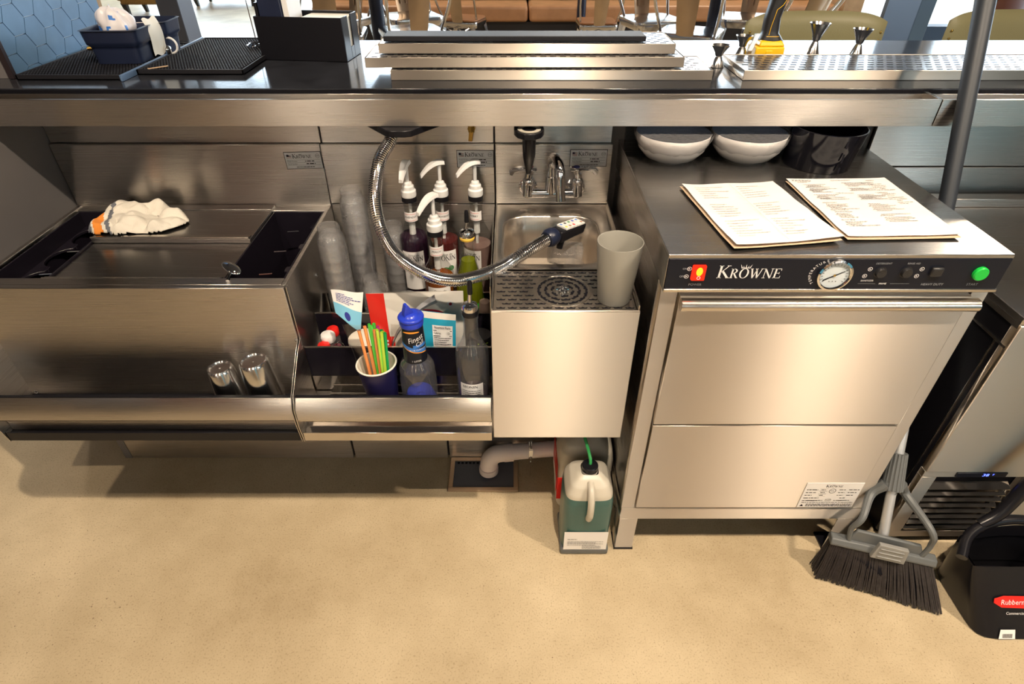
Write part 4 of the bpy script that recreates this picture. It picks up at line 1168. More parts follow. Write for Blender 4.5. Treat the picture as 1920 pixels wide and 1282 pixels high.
cp = MB().lathe([(0,.272),(.0262,.272),(.0268,.276),(.0268,.284),(.0255,.286),(.0285,.288),(.0290,.292),(.027,.295),(.020,.297),(.0155,.302),(.0,.303)], 36, (x,y,z))
cp.prism([(-.018,.296),(.006,.296),(.002,.312),(-.006,.326),(-.011,.326),(-.016,.310)], 'y', -.007, .007, T=Tr((x,y,z), rz=.6))
cp.build('cap', 'cap_blue', t, .001)

# dark squat jar and cork jar near the sink, dark bottle behind
t = thing('bitters_bottle', 'small bottle with rounded brown cap behind the clear pourer bottle', 'bottle', (-.066,1.262,.4720))
x, y, z = -.0665, 1.243, .4720
t.location = (x, y, z)
MB().lathe([(0,.001),(.013,.001),(.0135,.004),(.0135,.080),(.013,.09),(.011,.1)], 24, (x,y,z)).build('glass_body', 'glass', t)
MB().lathe([(0,.098),(.0145,.098),(.015,.104),(.015,.128),(.013,.138),(.006,.143),(0,.144)], 24, (x,y,z)).build('cap', 'cork', t)
x, y, z = -.0745, 1.160, .4560
t = thing('sauce_jar', 'squat sauce jar with a black lid, blue and red label, against the hand sink wall', 'jar', (x,y,z))
MB().lathe([(0,.001),(.026,.001),(.028,.004),(.028,.07),(.024,.082)], 28, (x,y,z)).build('glass_body', 'glass', t)
lb = MB().grid(lambda u, v: (x+.0284*math.cos(u*2*PI), y+.0284*math.sin(u*2*PI), z+.012+v*.055), 32, 1).build('label', 'flag_blue', t)
tx = MB(); g = lambda a, b: (x+.029*math.cos(FR+a/.029), y+.029*math.sin(FR+a/.029), z+b)
tx.add([g(-.022,.045), g(-.004,.045), g(-.004,.064), g(-.022,.064)], [(0,1,2,3)], 0); tx.add([g(-.004,.020), g(.016,.020), g(.016,.038), g(-.004,.038)], [(0,1,2,3)], 1)
for k in range(4): dash_line(tx, 0, .02, .060-k*.005, .0014, g, 1, seed=k)
tx.build('lettering', ['crimson', 'label_white'], lb, smooth=0)
lidj = MB().lathe([(0,.082),(.0265,.082),(.0275,.086),(.0275,.108),(.0255,.112),(0,.112)], 30, (x,y,z)).build('lid', 'black_plastic', t)
tx = MB(); g = lambda a, b: (x+.0281*math.cos(FR+a/.028), y+.0281*math.sin(FR+a/.028), z+b); dash_line(tx, -.006, .022, .101, .003, g, 0, seed=5); dash_line(tx, -.004, .018, .094, .0025, g, 0, seed=6)
tx.build('lettering', 'straw_lime', lidj, smooth=0)

# spice shakers with coloured caps
def spice(x, y, r, h, cap, lab):
    z = .4555
    t = thing('spice_shaker', lab, 'spice jar', (x,y,z), 'spice shakers in the bottle station')
    MB().lathe([(0,.001),(r-.002,.001),(r,.004),(r,h-.012),(r-.003,h-.006),(r-.004,h)], 28, (x,y,z)).build('jar', 'clear', t)
    MB().lathe([(0,.003),(r-.0015,.003),(r-.0015,h*.55),(0,h*.6)], 24, (x,y,z)).build('contents', 'spice', t)
    m = MB().grid(lambda u, v: (x+(r+.0003)*math.cos(.3+u*1.6), y+(r+.0003)*math.sin(-1.4+u*1.6), z+.01+v*.03), 3, 1)
    MB().lathe([(0,h-.002),(r-.001,h-.002),(r,h+.001),(r,h+.014),(r-.002,h+.017),(0,h+.018)], 32, (x,y,z)).build('cap', cap, t)
spice(-.449, 1.192, .0150, .090, 'red', 'red capped spice shaker at the back of the group')
spice(-.451, 1.157, .0180, .098, 'white', 'white capped spice shaker in the middle of the group')
spice(-.4555, 1.129, .0150, .088, 'red', 'red capped spice shaker at the front of the group')
t = thing('wire_whisk_ring', 'small coiled wire ring hanging on the divider beside the spice shakers', 'wire', (-.415,1.14,.52))
o = MB().tube([(-.428,1.150,.458),(-.425,1.145,.535),(-.418,1.143,.545),(-.412,1.145,.535),(-.412,1.150,.460)], .0013, 6).tube([(-.420+.010*math.cos(a),1.138+.004*math.sin(a),.545+.012*math.sin(a)) for a in [2*PI*k/16 for k in range(17)]], .0012, 6).build('wire', 'chrome', t)
t = thing('lidded_tub', 'round tub with a flat white lid behind the straw cup', 'tub', (-.365,1.172,.4555))
MB().lathe([(0,0),(.034,0),(.038,.085),(.036,.086)], 32, (-.365,1.170,.4562)).build('tub', 'clear', t)
MB().lathe([(0,.088),(.037,.088),(.0405,.084),(.042,.086),(.041,.092),(.037,.094),(0,.093)], 36, (-.365,1.170,.4562)).build('lid', 'cream', t)

# bags in the second tier
def pouch(name, label, cat, P0, P1, P2, P3, bulge, mats, mfun, z0loc, wr=.004, nu=22, nv=22, top=0.0):
    """closed pouch through four corners: lower left, lower right, upper right, upper left"""
    P0, P1, P2, P3 = map(Vector, (P0,P1,P2,P3))
    nrm = (P1-P0).cross(P3-P0).normalized()
    if nrm.y > 0: nrm = -nrm
    def fs(side):
        def f(u, v):
            p = (P0*(1-u)+P1*u)*(1-v) + (P3*(1-u)+P2*u)*v
            e = (math.sin(PI*u)**.6)*(math.sin(PI*min(1, v*.95+.02))**.6)
            w = wr*noise.noise(Vector((u*4, v*5, side*3+bulge*50)))*e + top*math.sin(u*PI*1.0)*v*v
            return p + nrm*(side*bulge*e + w)
        return f
    t = thing(name, label, cat, z0loc)
    m = MB().grid(fs(1), nu, nv, 0, mfun); m.grid(fs(-1), nu, nv, 0)
    o = m.build('bag_skin', mats, t, 0, 70)
    return t, fs(1), o, nrm
def onbag(f, nrm, P0P1, P0P3, d=.0008):
    return lambda a, b: tuple(Vector(f(a, b)) + nrm*d)
# red and white bag
def mfun(u, v):
    if u < .17+.06*(1-v): return 1
    return 0
t, f, o, nr = pouch('powder_bag', 'large white foil bag with red stripe and crimson oval behind the puree bottle', 'bag', (-.345,1.180,.4585), (-.118,1.205,.4585), (-.118,1.2255,.652), (-.352,1.200,.660), .012, ['white_foil','red_foil'], mfun, (-.24,1.19,.457))
tx = MB(); g = onbag(f, nr, 0, 0, .0022); g2 = onbag(f, nr, 0, 0, .0032)
def oval(mb, cx, cy, rx, ry, fn, mi, n=24, tilt=0):
    mb.grid(lambda u, v: fn(cx+rx*v*math.cos(2*PI*u)-tilt*ry*v*math.sin(2*PI*u), cy+ry*v*math.sin(2*PI*u)+tilt*rx*v*math.cos(2*PI*u)), n, 8, mi)
oval(tx, .60, .70, .19, .085, g, 0); put_text(tx, 'Albrose', .60, .69, .085, g2, 1, shear=.2, sx=1.0)
oval(tx, .86, .84, .035, .045, g, 1); oval(tx, .86, .84, .018, .02, g2, 0)
oval(tx, .38, .25, .05, .09, g, 3); oval(tx, .45, .20, .055, .09, g2, 2)
for k in range(5): dash_line(tx, .13, .16, .35-.05*k, .03, g, 1, seed=k)
tx.build('lettering', ['crimson', 'white_ink', 'green_print', 'yellow_print'], o, smooth=0)
# silver torn flap strip across it
st = [(-.296,1.160,.520),(-.291,1.155,.548),(-.272,1.160,.585),(-.243,1.170,.615),(-.212,1.182,.640),(-.180,1.190,.656)]
ss = spline(st, 6)
m = MB(); nrm_ = Vector((.1,-1,.1))
m.grid(lambda u, v: tuple(ss[min(int(u*(len(ss)-1)+.5), len(ss)-1)] + Vector((.3,-.1,-.9))*(v-.5)*(.007+.016*u*u) + Vector((0,-.006-.006*math.sin(v*PI),0))), len(ss)-1, 4)
m.grid(lambda u, v: tuple(ss[min(int(u*(len(ss)-1)+.5), len(ss)-1)] + Vector((.3,-.1,-.9))*(v-.5)*(.007+.016*u*u) + Vector((0,-.005-.006*math.sin(v*PI),0))), len(ss)-1, 4)
m.build('torn_flap', 'grey_foil', t)
# turquoise nutrition bag
def mfun(u, v):
    if v > .90: return 1
    if u < .22 and v < .5+.2*math.sin(u*20): return 2
    return 0
t, f, o, nr = pouch('gummy_bag', 'turquoise snack bag with a white nutrition panel leaning on the divider', 'bag', (-.225,1.1325,.4575), (-.140,1.1325,.4575), (-.132,1.157,.628), (-.232,1.157,.642), .006, ['teal_foil','white_foil','deep_blue_foil'], mfun, (-.18,1.14,.457))
tx = MB(); g = onbag(f, nr, 0, 0, .0010); g2 = onbag(f, nr, 0, 0, .0016)
tx.grid(lambda u, v: g(.42+.50*u, .30+.52*v), 8, 8, 0)
put_text(tx, 'Nutrition Facts', .67, .785, .062, g2, 1, sx=1.05); tx.add([g2(.44,.735), g2(.90,.735), g2(.90,.745), g2(.44,.745)], [(0,1,2,3)], 1)
put_text(tx, 'Calories', .54, .70, .052, g2, 1); put_text(tx, '101', .82, .70, .065, g2, 1)
tx.add([g2(.44,.655), g2(.90,.655), g2(.90,.665), g2(.44,.665)], [(0,1,2,3)], 1)
for k in range(9): dash_line(tx, .45, .88-.06*(k%3), .63-.032*k, .010, g2, 1, seed=k)
tx.build('lettering', ['label_white', 'ink'], o, smooth=0)
# clear zip bag between them
t, f, o, nr = pouch('zip_bag', 'clear plastic zip bag slumped beside the puree bottle', 'bag', (-.300,1.128,.4575), (-.236,1.128,.4575), (-.236,1.150,.600), (-.290,1.150,.605), .010, ['bag_film'], None, (-.27,1.14,.457))

# paper cup with the sleeve of straws
x, y, z = -.308, 1.053, .4045
LN = Tr((x,y,z), rx=0, ry=-.03)
t = thing('straw_cup', 'navy paper cup with white rim in the front rail, holding bright straws', 'cup', (x,y,z))
MB().lathe([(0,.004),(.0310,.004),(.0312,0),(.0318,0),(.0455,.158),(.0445,.158),(.0308,.007),(0,.006)], 44, T=LN).build('cup_wall', 'cup_navy', t)
MB().lathe([(.0440,.150),(.0308,.008),(.0306,.008),(.0436,.158)], 44, T=LN).build('lining', 'cream', t)
MB().tube([tuple(LN @ Vector((.0455*math.cos(2*PI*k/40), .0455*math.sin(2*PI*k/40), .159))) for k in range(41)], .0022, 8, False).build('rim', 'cream', t)
rs2 = random.Random(11)
cols_ = ['straw_orange','straw_orange','straw_green','straw_green','straw_green','straw_orange','straw_pink','straw_lime','straw_emerald','straw_lime','straw_lime','straw_green','straw_pink','straw_emerald','straw_lime','straw_orange','straw_lime']
xs_ = [-.026,-.008,.003,.009,.013,.016,.021,.026,.027,.034,.036,.028,.024,.040,.015,-.001,.009]
ln_ = [.250,.262,.265,.262,.262,.255,.254,.262,.24,.243,.255,.236,.24,.243,.24,.20,.212]
for k, cc in enumerate(cols_):
    fx = -.006 + .5*xs_[k] + rs2.uniform(-.002,.002); fy = rs2.uniform(-.014,.014)
    p0 = LN @ Vector((max(-.022,min(.022,fx*.9)), fy, .0095)); p1 = LN @ Vector((xs_[k]*.88-.002, fy*1.1+.004, ln_[k]))
    o = MB().tube([p0, p1], .0038, 10, False).tube([p0, p1], .0033, 10, False).build('straw', cc, None, off=(x,y,z))
    same = sorted(q for q in range(len(cols_)) if cols_[q] == cc); same.sort(key=lambda q: xs_[q]); nm_ = {'straw_orange':'orange','straw_green':'bright green','straw_pink':'magenta','straw_lime':'lime yellow','straw_emerald':'emerald green'}[cc]
    tag(o, '%s plastic straw in the navy paper cup, %s of that colour' % (nm_, ORD[len(same)][same.index(k)]), 'straw', 'plastic straws in the paper cup')
t = thing('straw_sleeve', 'clear straw sleeve with a folded blue and white header in the paper cup', 'plastic sleeve', (x,y,z+.01))
def slv(u, v):
    a = PI*(1.02*u) + PI; 
    cx_ = -.0315+ .012*v*.2; w_ = .026+.012*v
    p = Vector((-.010-.014*v + w_*math.cos(a), .012+.006*math.sin(a)-.012*v*0, .03+.235*v + .0015*math.sin(u*17+v*9)))
    return tuple(LN @ p)
MB().grid(slv, 12, 16).build('film', 'bag_film', t)
hd = MB()
A, B, C_, D = Vector((-.394,1.088,.742)), Vector((-.322,1.082,.742)), Vector((-.338,1.062,.650)), Vector((-.388,1.070,.693))
def hdr(u, v): # v 0 at top
    p = (A*(1-u)+B*u)*(1-v)+(D*(1-u)+C_*u)*v
    return tuple(p + Vector((0, -.006*math.sin(PI*u), .003*math.sin(u*5))))
hd.sheet(hdr, 12, 10, (0,-.0008,0), 0, lambda u, v: 1 if v > .52 or u < .03 else 0)
ho = hd.build('header', ['label_white', 'sky_foil'], t)
tx = MB(); g = lambda a, b: tuple(Vector(hdr(a, 1-b)) + Vector((0,-.0008,0)))
for k in range(6): dash_line(tx, .15, [.45,.7,.95,.62,.72,.6][k], .88-k*.055, .022, g, 0, seed=k)
oval(tx, .52, .22, .11, .13, g, 0, 14)
tx.build('lettering', 'flag_blue', ho, smooth=0)

# stone grey cup on the drainboard, clear cup lying in the basin
x, y, z = .2185, 1.050, ZS-.0030
t = thing('grey_cup', 'stone grey plastic tumbler on the front right corner of the sink drainboard', 'cup', (x,y,z))
MB().lathe([(0,.002),(.030,.002),(.0335,0),(.0345,.003),(.0465,.134),(.0462,.1365),(.0448,.1365),(.0440,.134),(.0325,.007),(0,.006)], 48, (x,y,z)).build('cup_body', 'grey_cup', t, 0, 50)
t = thing('clear_cup', 'clear plastic cup lying on its side in the basin behind the soda gun', 'cup', (.13,1.33,.70))
MB().lathe([(0,0),(.026,0),(.028,.004),(.034,.075),(.0355,.078),(.0345,.078),(.0265,.005),(0,.003)], 36, T=Tr((.098,1.325,.705), ry=1.75, rz=.1)).build('cup_body', 'clear', t)

# ================================================================== DISHWASHER
DX0, DX1, DY, DYB, DZ = .283, .903, .934, 1.545, .917
t = thing('dishwasher', 'stainless dishwasher on legs with black control strip, right of the hand sink', 'dishwasher', (.593,1.24,0))
b = MB().box(DX0+.003, DX1-.003, .955, DYB, .14, .842); b.build('cabinet', 'steel_y', t, .001)
b = MB().box(DX0, DX1, .928, DYB+.002, .909, DZ).box(DX0, DX0+.002, .93, DYB, .845, .912).box(DX1-.002, DX1, .93, DYB, .845, .912); b.build('top_panel', 'steel_top', t, .001)
b = MB().box(DX0+.002, DX1-.002, .95, DYB, .8425, .909); b.build('hood_box', 'steel_y', t)
MB().box(DX0, .3155, DY+.004, .968, .178, .842).build('corner_post', 'steel_flat', t, .001); MB().box(.8715, DX1, DY+.004, .968, .178, .842).build('corner_post', 'steel_flat', t, .001)
b = MB().box(DX0, DX1, DY+.002, .966, .134, .178).box(DX0, DX0+.002, .966, 1.54, .134, .178).box(DX1-.002, DX1, .966, 1.54, .134, .178); b.build('stand_frame', 'steel_flat', t, .001)
for (x_, y_) in ((DX0, DY+.002), (DX1-.050, DY+.002), (DX0, 1.49), (DX1-.050, 1.49)):
    sgn = 1 if x_ < .5 else -1
    m = MB()
    xa, xb = (x_, x_+.048)
    m.box(xa, xb, y_, y_+.002, .006, .134) if y_ < 1.2 else m.box(xa, xb, y_+.046, y_+.048, .006, .134)
    m.box(xa if sgn > 0 else xb-.002, xa+.002 if sgn > 0 else xb, y_, y_+.048, .006, .134)
    lg = m.build('leg', 'steel_flat', t, .0005)
    MB().box(xa-.002, xb+.002, y_-.002, y_+.050, 0, .006).build('foot_pad', 'black_plastic', lg)
b = MB().box(.3185, .8685, DY-.002, .955, .186, .4805); b.build('lower_panel', 'steel_flat', t, .0012)
lp = t.children[-1]
b = MB().box(.3185, .8685, DY-.004, .955, .487, .828); dr_ = b.build('door', 'steel_flat', t, .0015)
b = MB().prism([(.955,.8395),(.930,.8395),(.930,.836),(.948,.833),(.948,.812),(.938,.800)] + [(.921+.0135*math.cos(a), .812+.0135*math.sin(a)) for a in [ -PI/2-.1*0 - PI*.9*k/8 for k in range(9)]] + [(.936,.829),(.955,.829)], 'x', .3195, .8815)
b = MB()
hp_ = [(.9305,.800)] + [(.9225+.0125*math.cos(-PI/2-PI*k/9), .8125+.0125*math.sin(-PI/2-PI*k/9)) for k in range(10)] + [(.9305,.825)]
b.prism(hp_, 'x', .3195, .8815)
b.build('handle', 'satin', dr_, .0015)
# rating label on the lower panel
rl = MB().box(.7265, .8665, DY-.0034, DY-.0021, .190, .2840).build('rating_label', 'label_white', lp)
tx = MB(); f = flat_xz(DY-.0038); cxl = .7965
krowne(tx, cxl, .2685, .0095, f, 0)
for k, (w1, w2) in enumerate(((.028,.036),(.026,.032),(.018,.024),(.038,0),(.038,0))):
    z_ = .2590-k*.0105; dash_line(tx, .732, .732+w1, z_, .0024, f, 0, seed=k)
    if k < 3:
        for q in (z_-.004, z_+.004): tx.add([f(.764,q-.0002), f(.784,q-.0002), f(.784,q+.0002), f(.764,q+.0002)], [(0,1,2,3)], 0)
        dash_line(tx, .768, .779, z_, .0020, f, 0, seed=k+4); dash_line(tx, .812, .828, z_, .0020, f, 0, seed=k+9); dash_line(tx, .836, .862-.004*k, z_, .0024, f, 0, seed=k+14)
    else: dash_line(tx, .822, .836, z_, .0022, f, 0, seed=k+20)
for p in _ring(cxl,.2545,.0085,.0085,.0012,.0012,0,2*PI,20): tx.add([f(q.x,q.y) for q in p], [(0,1,2,3)], 0)
put_text(tx, 'ETL', cxl, .2545, .0062, f, 0)
for p in _ring(cxl,.2190,.0080,.0060,.0004,.0004,0,2*PI,20): tx.add([f(q.x,q.y) for q in p], [(0,1,2,3)], 0)
put_text(tx, 'NSF', cxl, .2190, .0078, f, 0)
dash_line(tx, .745, .783, .2175, .0020, f, 0, seed=31); dash_line(tx, .810, .850, .2175, .0020, f, 0, seed=32); dash_line(tx, .733, .862, .2095, .0018, f, 0, seed=33)
tx.add([f(.731,.1945), f(.741,.1945), f(.736,.2030)], [(0,1,2)], 0)
for k in range(3): dash_line(tx, .746, .862, .2030-k*.0038, .0020, f, 0, seed=40+k)
tx.build('lettering', 'ink', rl, smooth=0)
# control panel
b = MB().box(DX0+.0015, DX1-.0015, DY-.0075, .955, .8425, .909)
cpn = b.build('control_panel', 'panel_black', t, .001)
MB().box(DX0, DX1, DY-.010, .955, .8395, .8465).build('lower_trim', 'satin', t, .0015)
yp = DY-.0078
f = flat_xz(yp-.0004)
tx = MB()
krowne(tx, .4345, .8695, .0265, f, 0, shear=.06)
put_text(tx, 'POWER', .340, .8555, .0070, f, 1); put_text(tx, 'ON', .316, .8890, .0055, f, 1); put_text(tx, 'OFF', .313, .8730, .0055, f, 1)
for (x_, z_) in ((.324,.889),(.321,.873),(.652,.8885),(.647,.8740),(.746,.8885),(.742,.8740)):
    for p in _ring(x_,z_,.0042,.0042,.0009,.0009,0,2*PI,14): tx.add([f(q.x,q.y) for q in p], [(0,1,2,3)], 0)
    tx.add([f(x_-.0015,z_-.0018), f(x_+.0020,z_), f(x_-.0015,z_+.0018)], [(0,1,2)], 0)
for (s_x, s_, z_, sz, mi) in ((.673,'DETERGENT',.9000,.0052,1),(.727,'RINSE AID',.9000,.0052,1),(.655,'SANITIZER',.8640,.0050,0),(.686,'PRIME',.8575,.0052,0),(.778,'HEAVY DUTY',.8560,.0068,1),(.852,'START',.8560,.0072,1)): put_text(tx, s_, s_x, z_, sz, f, mi)
tx.add([f(.640,.8575), f(.672,.8575), f(.672,.8579), f(.640,.8579)], [(0,1,2,3)], 1); tx.add([f(.700,.8575), f(.735,.8575), f(.735,.8579), f(.700,.8579)], [(0,1,2,3)], 1)
for k, ch in enumerate('TEMPERATURE'):
    a = PI*1.20 - k*(PI*.56/10)
    put_text(tx, ch, .589+.0425*math.cos(a), .8775+.0355*math.sin(a)*.86, .0072, f, 0, rot=a-PI/2)
tx.build('lettering', ['white_ink', 'grey_ink'], cpn, smooth=0)
sw = MB().box(.3290, .3535, yp-.006, yp+.002, .8665, .8975).build('power_switch', 'lamp_red', cpn, .002)
MB().ball((.3415,yp-.0060,.8860),.006,.0015,.009,12).build('neon_glow', 'lamp_orange', sw)
m = MB()
for p in _ring(.3415,.8735,.0034,.0036,.001,.001,0,2*PI,14): m.add([(q.x, yp-.0066, q.y) for q in p], [(0,1,2,3)], 0)
m.build('off_mark', 'white_ink', sw, smooth=0)
gx, gz, gr = .5905, .8765, .0315
ga = MB().lathe([(gr-.0055,0),(gr-.0035,.002),(gr,.001),(gr+.0005,-.004),(gr,-.012),(gr-.0065,-.012)], 56, T=Tr((gx,yp-.004,gz), rx=PI/2) @ Matrix.Scale(1,4)).build('gauge', 'chrome', cpn)
MB().lathe([(0,-.0025),(gr-.0045,-.0025)], 48, T=Tr((gx,yp-.004,gz), rx=PI/2)).build('dial', 'dial', ga)
m = MB(); fd = flat_xz(yp-.0022)
m.add([fd(gx-.019,gz-.0095), fd(gx-.0175,gz-.0120), fd(gx+.017,gz+.0075), fd(gx+.0165,gz+.0090)], [(0,1,2,3)], 0)
for k in range(17):
    a = -PI*.2+PI*1.4*k/16; c_, s_ = math.cos(a), math.sin(a); r0_, r1_ = gr-.011, gr-.0075
    m.add([fd(gx+c_*r0_-s_*.0004, gz+s_*r0_+c_*.0004), fd(gx+c_*r0_+s_*.0004, gz+s_*r0_-c_*.0004), fd(gx+c_*r1_+s_*.0004, gz+s_*r1_-c_*.0004), fd(gx+c_*r1_-s_*.0004, gz+s_*r1_+c_*.0004)], [(0,1,2,3)], 0)
for (a, b_) in ((-.006,-.013),(0,-.013),(.006,-.013)): m.add([fd(gx+a-.0008,gz+b_-.0008), fd(gx+a+.0008,gz+b_-.0008), fd(gx+a+.0008,gz+b_+.0008), fd(gx+a-.0008,gz+b_+.0008)], [(0,1,2,3)], 0)
m.build('needle', 'ink', ga, smooth=0)
MB().ball((gx,yp-.003,gz),.0026,.0012,.0026,10).build('needle_hub', 'brass', ga)
for x_ in (.673, .720): MB().lathe([(0,.006),(.0085,.006),(.0095,.004),(.0095,0),(.0115,0),(.0115,-.001)], 28, T=Tr((x_,yp,.8815), rx=PI/2)).build('push_button', 'dark_metal', cpn)
MB().box(.7625,.7845, yp-.006, yp+.002, .8745,.8930).build('rocker_switch', 'dark_metal', cpn, .003)
MB().lathe([(0,.007),(.0115,.007),(.0135,.005),(.0135,0)], 32, T=Tr((.8545,yp,.8800), rx=PI/2)).build('start_button', 'btn_green', cpn)

# papers on the dishwasher
def paper(name, label, c, mat, curl=0.0, dz=0, nu=20, nv=20, wr=.0012, seed=0, off=(0,0)):
    A, B, C_, D = [Vector((p[0]+off[0], p[1]+off[1], 0)) for p in c]   # back-left, back-right, front-right, front-left
    def f(u, v):
        p = (A*(1-u)+B*u)*(1-v)+(D*(1-u)+C_*u)*v
        z_ = DZ+.0012+dz + wr*(1+noise.noise(Vector((u*3+seed, v*4, seed)))) + curl*(abs(u-.5)*2)**4*.5 + curl*max(0, v-.85)*4
        return (p.x, p.y, z_)
    o = MB().sheet(f, nu, nv, (0,0,.0004)).build(name, mat, None, off=(A.x,A.y,DZ), smooth=60)
    tag(o, label, 'paper')
    return o, f
c1 = [(.373,1.229),(.577,1.243),(.614,.975),(.405,.943)]
paper('kraft_sheet', 'tan kraft sheet lying under the plain white paper on the dishwasher', c1, 'kraft', .004, .0, seed=5, off=(-.004,-.004))
o, f1 = paper('note_paper', 'creased white paper with faint handwriting, left sheet on the dishwasher', c1, 'paper', .006, .0030, seed=2, wr=.0022)
tx = MB(); g = lambda a, b: tuple(Vector(f1(a, b))+Vector((0,0,.0016)))
for col in (0, 1):
    for k in range(22):
        v = .08+k*.038
        if k in (6, 7, 14): continue
        dash_line(tx, .10+col*.45, .10+col*.45+random.Random(k+col*30).uniform(.12,.34), v, .006, g, 0, seed=k+col*50)
tx.add([g(.50,.03), g(.503,.03), g(.503,.97), g(.50,.97)], [(0,1,2,3)], 0)
tx.build('handwriting', 'ink_pale', o, smooth=0)
c2 = [(.615,1.264),(.838,1.270),(.842,.992),(.626,.984)]
paper('folded_menu_back', 'tan backing sheet under the typed menu page on the dishwasher', c2, 'kraft', .002, .0, seed=8, off=(-.003,-.007))
o, f2 = paper('menu_page', 'typed menu page with black handwritten notes, right sheet on the dishwasher', c2, 'paper', .003, .0028, seed=9)
tx = MB(); g = lambda a, b: tuple(Vector(f2(a, b))+Vector((0,0,.0016)))
gt = lambda a, b: g(a, -b)
put_text(tx, 'PATRIO', .125, -.055, .040, gt, 0, sx=1.4); dash_line(tx, .07, .17, .085, .006, g, 1)
dash_line(tx, .42, .62, .05, .006, g, 1)
for (u0, vs_) in ((.10, [.13,.15,.165,.18,.21,.225,.24,.255,.27,.32,.34,.355,.37,.385,.40,.46,.49,.51,.53,.55,.57,.59,.62,.65,.67,.69,.71,.75,.78,.80,.82,.84]), (.50, [.10,.12,.14,.20,.215,.23,.245,.33,.35,.365,.38,.395,.41,.49,.51,.53,.55,.57,.59,.61,.67,.69,.72,.74,.76,.78])):
    for k, v in enumerate(vs_):
        r3 = random.Random(k*3+int(u0*100)); dash_line(tx, u0+.02*(k%3 != 0), u0+r3.uniform(.12,.30), v, .0055, g, 0 if k % 6 == 0 else 1, seed=k)
hw = [(.76,'VODKA',.06),(.70,'* RASPBERRY',.105),(.76,'VODKA GIN',.135),(.77,'1 oz lemon juice',.165),(.77,'3/4 oz simple',.195),(.78,'shake',.225),(.80,'top w/ soda water',.25),(.72,'* GARNISH',.30),(.77,'VODKA GIN',.33),(.76,'1 oz lime',.36),(.80,'honey blossom',.39),(.80,'3/4 oz cranberry',.42),(.80,'shake',.445),(.83,'strain over ice',.475),(.80,'serve up',.50)]
for (u_, s_, v_) in hw: put_text(tx, s_, u_+.05, -v_, .026, gt, 2, sx=.95, shear=.2)
put_text(tx, 'x2 shaken', .585, -.16, .026, gt, 2, shear=.2); put_text(tx, 'Vodka & Limoncello', .42, -.29, .022, gt, 2, shear=.2)
tx.build('lettering', ['ink_grey', 'ink_grey', 'ink'], o, smooth=0)

# bowls and canister
def bowl(x, y, lab, wrap_):
    t = thing('serving_bowl', lab, 'bowl', (x,y,DZ), 'bowls on the dishwasher')
    pr = [(0,.002),(.036,.002),(.040,0),(.043,.003),(.062,.011),(.078,.029),(.085,.050),(.0872,.0645),(.0860,.066)]
    MB().lathe(pr, 56, (x,y,DZ+.0005)).build('bowl_outside', 'bowl_white', t, 0, 60)
    MB().lathe([(.0860,.066),(.0845,.064),(.0825,.050),(.074,.035),(.058,.016),(.03,.008),(0,.007)], 56, (x,y,DZ+.0005)).build('bowl_inside', 'bowl_blue', t, 0, 60)
    if wrap_:
        def fl(u, v):
            a = 2*PI*u; zz = .001+.0675*v
            r = (.044+.0455*math.sin(min(1, v*1.02)*PI/2)) + .0022*(1+noise.noise(Vector((math.cos(a)*5, math.sin(a)*5, v*6))))*1.2
            return (x+r*math.cos(a), y+r*math.sin(a), DZ+zz+.0012*noise.noise(Vector((a*6, v*3, 5))))
        m = MB().grid(fl, 90, 14)
        m.grid(lambda u, v: (x+.0895*v*math.cos(2*PI*u), y+.0895*v*math.sin(2*PI*u), DZ+.0688+.0012*noise.noise(Vector((v*math.cos(2*PI*u)*5, v*math.sin(2*PI*u)*5, 2)))), 60, 8)
        m.build('cling_film', 'film', t, 0, 80)
bowl(.385, 1.405, 'white bowl with slate blue inside covered in cling film, left of the two', True)
bowl(.565, 1.405, 'white bowl with slate blue inside, right of the two beside the black canister', True)
x, y = .728, 1.378
t = thing('utensil_canister', 'glossy black round canister with slots in its side at the back of the dishwasher', 'canister', (x,y,DZ))
def can(u, v, dr=0):
    a = 2*PI*u; r = .0755+.006*v-dr; return (x+.008*v+r*math.cos(a), y-.004*v+r*math.sin(a), DZ+.0008+.0875*v+dr*.3)
m = MB().grid(can, 56, 6); m.grid(lambda u, v: can(u, v, .003), 56, 6); m.grid(lambda u, v: can(u, 1, .003*v), 56, 1); m.grid(lambda u, v: can(u, 0.02, .0755*v), 56, 1)
m.build('canister_wall', 'gloss_black', t, 0, 60)
m = MB()
for (a, z0_, z1_) in ((-PI/2+.12,.004,.020),(-PI/2+.12,.030,.050),(-PI/2+.12,.062,.078),(PI*.25,.02,.07)):
    m.grid(lambda u, v: (x+.006+(.0825)*math.cos(a+(u-.5)*.06), y-.002+(.0825)*math.sin(a+(u-.5)*.06), DZ+z0_+(z1_-z0_)*v), 2, 1)
m.build('slots', 'ink', t, smooth=0)

# ================================================================== RIGHT HAND COOLER
t = thing('bottle_cooler', 'stainless cooler with black side, louvred grille and blue display at the right edge', 'cooler', (1.35,1.2,0))
RX, RY = 1.02, .950
MB().box(RX+.001, 1.78, RY+.020, 1.48, .02, .744).build('cabinet', 'black_plastic', t, .002)
MB().box(RX-.002, 1.785, RY+.002, 1.505, .744, .7605).build('top_panel', 'steel_top', t, .0015)
b = MB().prism([(RX-.002,.756),(RX-.002,.688),(RX+.001,.688),(RX+.001,.756)], 'y', RY+.004, 1.40)
MB().box(RX-.0015, RX+.001, RY+.004, 1.46, .683, .688).box(RX-.0015, RX+.001, RY+.004, 1.46, .733, .744).build('side_trim', 'satin', t)
MB().box(RX-.0012, RX+.001, RY+.035, RY+.037, .02, .683).build('side_seam', 'satin', t)
dn = MB().box(RX, 1.78, RY, RY+.022, .302, .742).build('door', 'steel_flat', t, .002)
